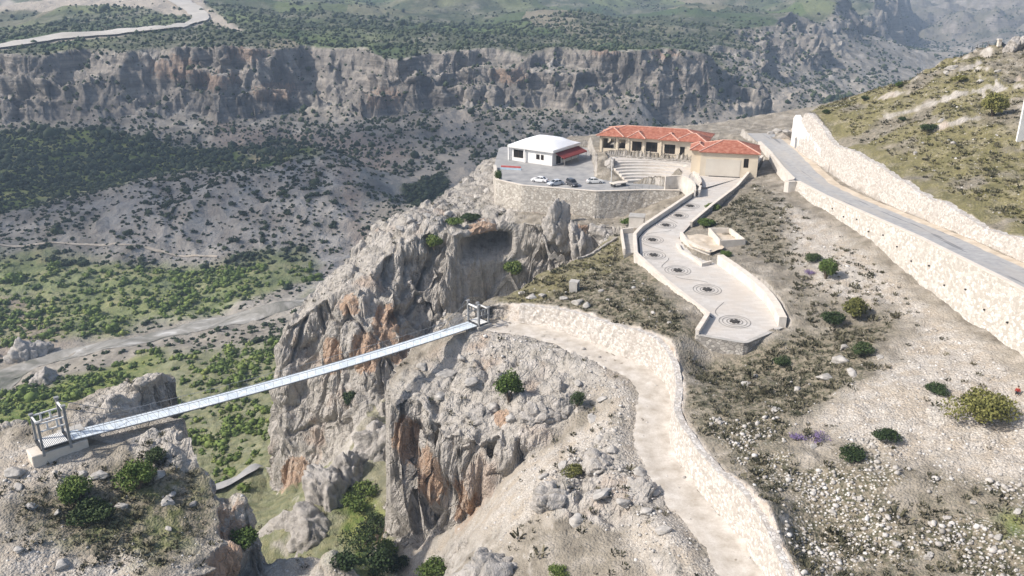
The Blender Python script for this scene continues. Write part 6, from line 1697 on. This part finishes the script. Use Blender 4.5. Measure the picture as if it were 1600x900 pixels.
for k, (u, v, r) in enumerate(BOUL):
    if v < 250 and u > 1400 and k % 2: continue
    if u < 330 and v > 700 and k % 3 == 1: continue
    r *= .8 if v > 250 else .7
    if u < 800 and v < 370: r *= .75
    p = hit(u, v); o = bpy.data.objects.new('boulder', bm_protos[k % 6]); C.objects.link(o)
    o.location = (p.x, p.y, p.z + r * .06); o.rotation_euler = (random.uniform(-.3, .3), random.uniform(-.3, .3), random.uniform(0, 6.28)); o.scale = (r * random.uniform(.85, 1.25), r * random.uniform(.75, 1.0), r * random.uniform(.7, 1.05))
    if u < 330 and v > 700: lab, gp = 'weathered limestone boulder on the rock that carries the near bridge portal', 'boulders on the portal rock'
    elif v < 250 and u > 1190: lab, gp = 'limestone boulder on the grassy hillside above the road', 'boulders on the hillside'
    elif u < 800 and v < 370: lab, gp = 'large rounded boulder on top of the mesa beside the car park wall', 'boulders on the mesa'
    elif u < 1060 and v < 520: lab, gp = 'grey boulder lying in the scrub between the kerb wall and the promenade', 'boulders on the scrub slope'
    elif u < 960 and v < 670: lab, gp = 'rounded boulder on top of the front rock by the bridge end', 'boulders on the front rock'
    elif u < 1060: lab, gp = 'pale boulder on the bare slope below the dirt track', 'boulders below the dirt track'
    else: lab, gp = 'limestone boulder in the stony scrub right of the dirt track', 'boulders right of the dirt track'
    tag(o, lab, 'boulder', gp)
OUT = [(478,845,8.5,8.0,'pale fissured rock knob rising at the left foot of the gorge thicket'),(545,750,6.5,8.0,'grey slanting rock rib between the mesa cliff and the gorge'),(588,712,5.5,6.5,'upper end of the rock rib under the bridge, leaning on the cliff'),(508,785,6.0,7.0,'lower end of the slanting rock rib beside the rock knob'),
 (765,905,4.6,3.6,'dark rounded outcrop sprinkled with white stones at the bottom edge'),(185,655,-3.4,1.9,'broken crag behind the near bridge portal'),(222,668,-2.8,1.7,'right shoulder of the crag behind the near portal'),(842,655,2.8,2.4,'big smooth pale rock block right of the tall bush on the front rock'),(885,640,2.6,2.4,'blocky pale rock at the right end of the front rock top'),
 (750,655,2.6,2.4,'rounded rock left of the tall bush on the front rock'),(1592,74,3.6,4.0,'jagged pale rock at the top right corner of the hill'),(40,560,8.0,7.0,'pinkish rock bluff at the far left of the river bend'),(70,600,7,6,'grey rock bluff below the pinkish one by the river'),
 (872,372,3.6,6.5,'tall rock pillar under the car park wall'),(905,385,4.0,6.0,'second rock pillar under the car park wall, lower and further right'),(945,372,4.0,4.5,'low rock shoulder at the head of the ravine'),(955,262,3.2,2.6,'rough rock heap left of the seating steps'),(870,785,3.2,2.6,'grey outcrop low on the bare slope under the dirt track'),(945,735,2.8,2.2,'pale outcrop halfway up the bare slope under the dirt track'),(1005,775,2.2,1.6,'small outcrop beside the dirt track edge')]
for k, (u, v, r, hh, lab) in enumerate(OUT):
    p = hit(u, v)
    if r < 0: r = -r; p = Vector(T(u, v + 12, 121 if u < 200 else 120))
    W, F_ = block_rock(60 + k, ICO5, 1.0, 9, .07, .30, (1.5, 1.0)); o = np_obj('rock_outcrop', W, F_, MO, smooth=False)
    o.location = (p.x, p.y + r * .35, p.z - hh * .12); o.scale = (r, r * .8, hh); o.rotation_euler = (0, 0, k * 1.7); tag(o, lab, 'rock')
# ------------------------------------------------------------------ cars
def paint(name, c, rough=.3):
    g = NT(name); cc = g.mix(g.mapr(g.noise(2.0, 3), .4, .7, 0, .15), c, tuple(q * .8 for q in c)); g.out(cc, rough); g.b.inputs['Specular IOR Level'].default_value = .5; g.b.inputs['Coat Weight'].default_value = .3; return g.m
M['glass'] = paint('car_glass', (.02, .023, .027), .08); M['tyre'] = plain_mat('tyre', (.02, .02, .02), (.035, .035, .035), 5); M['rim'] = plain_mat('rim', (.4, .4, .41), (.5, .5, .51), 5, .4)
M['lamp'] = paint('lamp_glass', (.75, .76, .78), .1); M['tail'] = paint('tail_lamp', (.35, .02, .02), .2)
def loft(sections, close=True):
    n = len(sections[0]); vs_ = [p for s_ in sections for p in s_]; fs = []
    for i in range(len(sections) - 1):
        for k in range(n): fs.append((i * n + k, i * n + (k + 1) % n, (i + 1) * n + (k + 1) % n, (i + 1) * n + k))
    fs.append(tuple(range(n - 1, -1, -1))); fs.append(tuple((len(sections) - 1) * n + k for k in range(n))); return vs_, fs
def car(x, y, z, rz, col, label, kind='sedan'):
    B = empty('parked_car', (x, y, z), rz); tag(B, label, 'car', 'cars in the car park')
    suv = kind == 'suv'; L_ = 4.4; hw = .88
    prof = [(-2.2, .45, .62, .80), (-2.12, .28, .82, .84), (-1.5, .22, .95 + .1 * suv, .88), (-.6, .22, 1.0 + .1 * suv, .89), (.6, .22, .98 + .1 * suv, .89), (1.3, .22, .92 + .1 * suv, .88), (2.0, .26, .78 + .1 * suv, .84), (2.2, .42, .62, .78)]
    secs = [[(px, -w_, zb), (px, -w_ * 1.0, (zb + zt) / 2), (px, -w_ * .93, zt - .06), (px, -w_ * .8, zt), (px, w_ * .8, zt), (px, w_ * .93, zt - .06), (px, w_, (zb + zt) / 2), (px, w_, zb)] for px, zb, zt, w_ in prof]
    MB().add(*loft(secs)).build('body', col, B, smooth=False)
    top = 1.72 if suv else 1.42; b0 = 1.02 + .1 * suv
    bk = -2.0 if suv else -1.65
    g0 = [(bk, -.74, b0 - .08), (1.05, -.76, b0 - .1), (1.05, .76, b0 - .1), (bk, .74, b0 - .08)]; g1 = [(bk + (.25 if suv else .65), -.60, top - .05), (.25, -.60, top - .05), (.25, .60, top - .05), (bk + (.25 if suv else .65), .60, top - .05)]
    MB().add(g0 + g1, [(3, 2, 1, 0), (4, 5, 6, 7), (0, 1, 5, 4), (1, 2, 6, 5), (2, 3, 7, 6), (3, 0, 4, 7)]).build('windows', M['glass'], B)
    r0 = bk + (.2 if suv else .58)
    MB().add([(r0, -.63, top - .05), (.3, -.63, top - .05), (.3, .63, top - .05), (r0, .63, top - .05), (r0 + .1, -.55, top + .02), (.2, -.55, top + .02), (.2, .55, top + .02), (r0 + .1, .55, top + .02)], [(3, 2, 1, 0), (4, 5, 6, 7), (0, 1, 5, 4), (1, 2, 6, 5), (2, 3, 7, 6), (3, 0, 4, 7)]).build('roof', col, B)
    for s_ in (-1, 1):
        for a, b in (((1.08, s_ * .77, b0 - .08), (.27, s_ * .615, top - .04)), ((r0 + .02, s_ * .615, top - .04), (bk - .02, s_ * .75, b0 - .06)), ((-.35, s_ * .765, b0 - .06), (-.45, s_ * .615, top - .05))):
            MB().bar(a, b, .08).build('pillar', col, B)
        for px in (-1.35, 1.35):
            MB().tube([(px, s_ * .70, .33), (px, s_ * .93, .33)], .33, 16).build('wheel', M['tyre'], B)
            MB().tube([(px, s_ * .92, .33), (px, s_ * .945, .33)], .19, 12).build('rim', M['rim'], bpy.context.scene.objects[-1] if False else B)
        MB().box((2.13, s_ * .6, .62), (.16, .36, .16)).build('headlight', M['lamp'], B); MB().box((-2.15, s_ * .62, .70), (.14, .30, .18)).build('tail_light', M['tail'], B)
    return B
def on_lot(u, v): p = Pz(u, v, PARK_Z + .04); return p
cw = paint('white_paint', (.78, .78, .79)); cs = paint('silver_paint', (.55, .57, .60)); cd = paint('graphite_paint', (.07, .072, .08)); cg = paint('pearl_paint', (.72, .71, .68))
for u, v, rz, col, lab, kd in [(843,284,2.75,cw,'white hatchback parked farthest left in the car park','sedan'),(868,289,-2.6,cs,'silver car parked between the white hatchback and the dark car','sedan'),(894,290,-1.15,cd,'dark graphite tall car parked by the wall','suv'),(929,286,.1,cg,'white saloon parked by itself near the lamp post','sedan')]:
    p = on_lot(u, v); car(*p, rz, col, lab, kd)

# ------------------------------------------------------------------ people
def cloth(name, c): return plain_mat(name, tuple(q * .8 for q in c), c, 6)
M['skin'] = cloth('skin', (.45, .29, .21)); M['hair'] = cloth('hair', (.03, .022, .018))
def skinned(name, verts, edges, rads, mat, parent, root=0, sub=1):
    me = bpy.data.meshes.new(name); me.from_pydata(verts, edges, []); o = bpy.data.objects.new(name, me); C.objects.link(o)
    bm = bmesh.new(); bm.from_mesh(me); sl = bm.verts.layers.skin.verify()
    for v_, r in zip(bm.verts, rads): v_[sl].radius = (r, r) if not isinstance(r, tuple) else r
    bm.verts.ensure_lookup_table(); bm.verts[root][sl].use_root = True; bm.to_mesh(me); bm.free()
    o.modifiers.new('skin', 'SKIN').use_smooth_shade = True; s_ = o.modifiers.new('sub', 'SUBSURF'); s_.levels = sub; s_.render_levels = sub
    me.materials.append(mat); o.parent = parent; return o
def person(loc, rz, label, top, legs, sit=False):
    B = empty('person', loc, rz); tag(B, label, 'person')
    if sit:
        hp = .16; hip = [(-.1, 0, hp), (.1, 0, hp)]; knee = [(-.14, -.40, .46), (.14, -.42, .44)]; foot = [(-.14, -.60, .06), (.14, -.64, .06)]; ch = (0, .02, hp + .46); toe = -.74
        elb = [(-.27, -.06, hp + .2), (.27, -.06, hp + .2)]; hnd = [(-.14, -.34, hp + .26), (.14, -.36, hp + .25)]
    else:
        hp = .92; hip = [(-.1, 0, hp - .03), (.1, 0, hp - .03)]; knee = [(-.11, -.06, .5), (.11, .05, .49)]; foot = [(-.12, -.10, .07), (.12, .14, .07)]; ch = (0, -.01, hp + .46); toe = -.25
        elb = [(-.27, .05, hp + .2), (.27, -.02, hp + .2)]; hnd = [(-.28, -.08, hp - .04), (.28, -.14, hp - .02)]
    neck = (0, ch[1] - .01, ch[2] + .13); head = (0, neck[1] - .02, neck[2] + .10); crown = (0, neck[1] - .02, neck[2] + .24)
    shl = [(-.18, ch[1], ch[2] + .02), (.18, ch[1], ch[2] + .02)]
    v_ = [(0, 0, hp), (0, ch[1] * .5, hp + .25), ch, neck, head, crown] + hip + knee + foot + [(foot[0][0], foot[0][1] - .16, .04), (foot[1][0], foot[1][1] - .16, .04)] + shl + elb + hnd
    e = [(0, 1), (1, 2), (2, 3), (3, 4), (4, 5), (0, 6), (0, 7), (6, 8), (7, 9), (8, 10), (9, 11), (10, 12), (11, 13), (2, 14), (2, 15), (14, 16), (15, 17), (16, 18), (17, 19)]
    r = [(.16, .11), (.145, .10), (.15, .105), .055, .092, .075, .09, .09, .065, .065, .045, .045, .035, .035, .062, .062, .045, .045, .033, .033]
    skinned('body', v_, e, r, M['skin'], B)
    skinned('jacket', [v_[0], v_[1], v_[2], v_[14], v_[15], v_[16], v_[17], tuple(np.array(v_[16]) * .15 + np.array(v_[18]) * .85), tuple(np.array(v_[17]) * .15 + np.array(v_[19]) * .85), (0, ch[1], ch[2] + .07)],
            [(0, 1), (1, 2), (2, 3), (2, 4), (3, 5), (4, 6), (5, 7), (6, 8), (2, 9)], [(.185, .135), (.175, .13), (.175, .13), .085, .085, .065, .065, .055, .055, .075], top, B)
    skinned('trousers', [v_[0], v_[6], v_[7], v_[8], v_[9], v_[10], v_[11]], [(0, 1), (0, 2), (1, 3), (2, 4), (3, 5), (4, 6)], [(.175, .125), .11, .11, .085, .085, .065, .065], legs, B)
    W, F_ = ICO2; hm = W * np.array([.105, .115, .10]) + np.array(crown) + np.array([0, .025, -.02]); hm[:, 2] = np.maximum(hm[:, 2], crown[2] - .10 + (hm[:, 1] < crown[1] - .06) * .08)
    np_obj('hair', hm, F_, M['hair'], B)
    mb = MB(); f = np.array(head)
    for s_ in (-1, 1): mb.box(tuple(f + np.array([s_ * .035, -.088, .03])), (.022, .012, .012))
    mb.build('eyes', M['hair'], B); MB().add([tuple(f + np.array(q)) for q in ((-.015, -.088, -.005), (.015, -.088, -.005), (0, -.115, -.008), (0, -.088, .035))], [(0, 1, 2), (0, 2, 3), (1, 3, 2), (0, 3, 1)]).build('nose', M['skin'], B)
    return B
p = Pz(1095, 296, 0.03); person(p, .4, 'person in dark clothes standing at the head of the promenade', cloth('dark_jacket', (.025, .025, .03)), cloth('dark_trousers', (.02, .02, .024)))
q = hit(1589, 616); person((q.x, q.y, q.z + .02), -.6, 'person in a red jacket sitting on the scree at the right edge', cloth('red_jacket', (.32, .04, .03)), cloth('grey_trousers', (.05, .045, .05)), True)

# ------------------------------------------------------------------ cloud that shades the valley, high above and to the left
SH = [(-900,470),(-260,440),(-130,420),(-60,405),(-20,400),(40,400),(120,420),(260,450),(500,560),(900,800),(1500,1300),(1900,1900),(1500,2400),(1100,1500),(700,900),(380,835),(100,800),(-300,815),(-900,800)]
cx_, cy_ = np.meshgrid(np.arange(-900, 1900, 62.0), np.arange(300, 2400, 62.0)); sdn = poly_sd(SH, cx_.astype(np.float32), cy_.astype(np.float32), 200)
CZ = 900.0; off = -np.array([SUN_DIR.x, SUN_DIR.y]) / SUN_DIR.z * (CZ + 85)
gc = np.random.default_rng(3); Vs, Fs = [], []; nV = 0
for i in np.argwhere(sdn > 8):
    x, y, d = cx_[tuple(i)] + gc.uniform(-24, 24), cy_[tuple(i)] + gc.uniform(-24, 24), sdn[tuple(i)]
    r = min(58 + gc.uniform(-8, 14), 22 + d * .8)
    W, F_ = ICO2; nz = noise3(W[:, 0] * 1.7 + x, W[:, 1] * 1.7 + y, W[:, 2] * 1.7, 8)
    W = W * (1 + .4 * nz[:, None]) * np.array([r, r, r * .42]) + np.array([x - off[0], y - off[1], CZ + gc.uniform(-12, 18)])
    Vs.append(W); Fs.append(F_ + nV); nV += len(W)
g = NT('cloud'); g.out((.9, .9, .92), 1.0)
tr = g.n('ShaderNodeBsdfTransparent'); mx = g.n('ShaderNodeMixShader'); mx.inputs[0].default_value = .78
g.L(g.b.outputs[0], mx.inputs[1]); g.L(tr.outputs[0], mx.inputs[2]); g.L(mx.outputs[0], g.t.nodes['Material Output'].inputs['Surface'])
o = np_obj('cloud', np.vstack(Vs), np.vstack(Fs), g.m); tag(o, kind='stuff')

# ------------------------------------------------------------------ air
hz_m = bpy.data.materials.new('haze'); hz_m.use_nodes = True; t_ = hz_m.node_tree; t_.nodes.clear()
mo = t_.nodes.new('ShaderNodeOutputMaterial'); pv = t_.nodes.new('ShaderNodeVolumePrincipled'); pv.inputs['Color'].default_value = (.60, .77, 1.0, 1); pv.inputs['Density'].default_value = .00021; pv.inputs['Anisotropy'].default_value = .0
t_.links.new(pv.outputs[0], mo.inputs['Volume'])
zmin = float(V[..., 2].min()) - 1.5; zmax = max(float(V[..., 2].max()), CAM_H) + 6
MB().box((0, 2450, (zmin + zmax) / 2), (9200, 5500, zmax - zmin)).build('haze', hz_m)['kind'] = 'stuff'
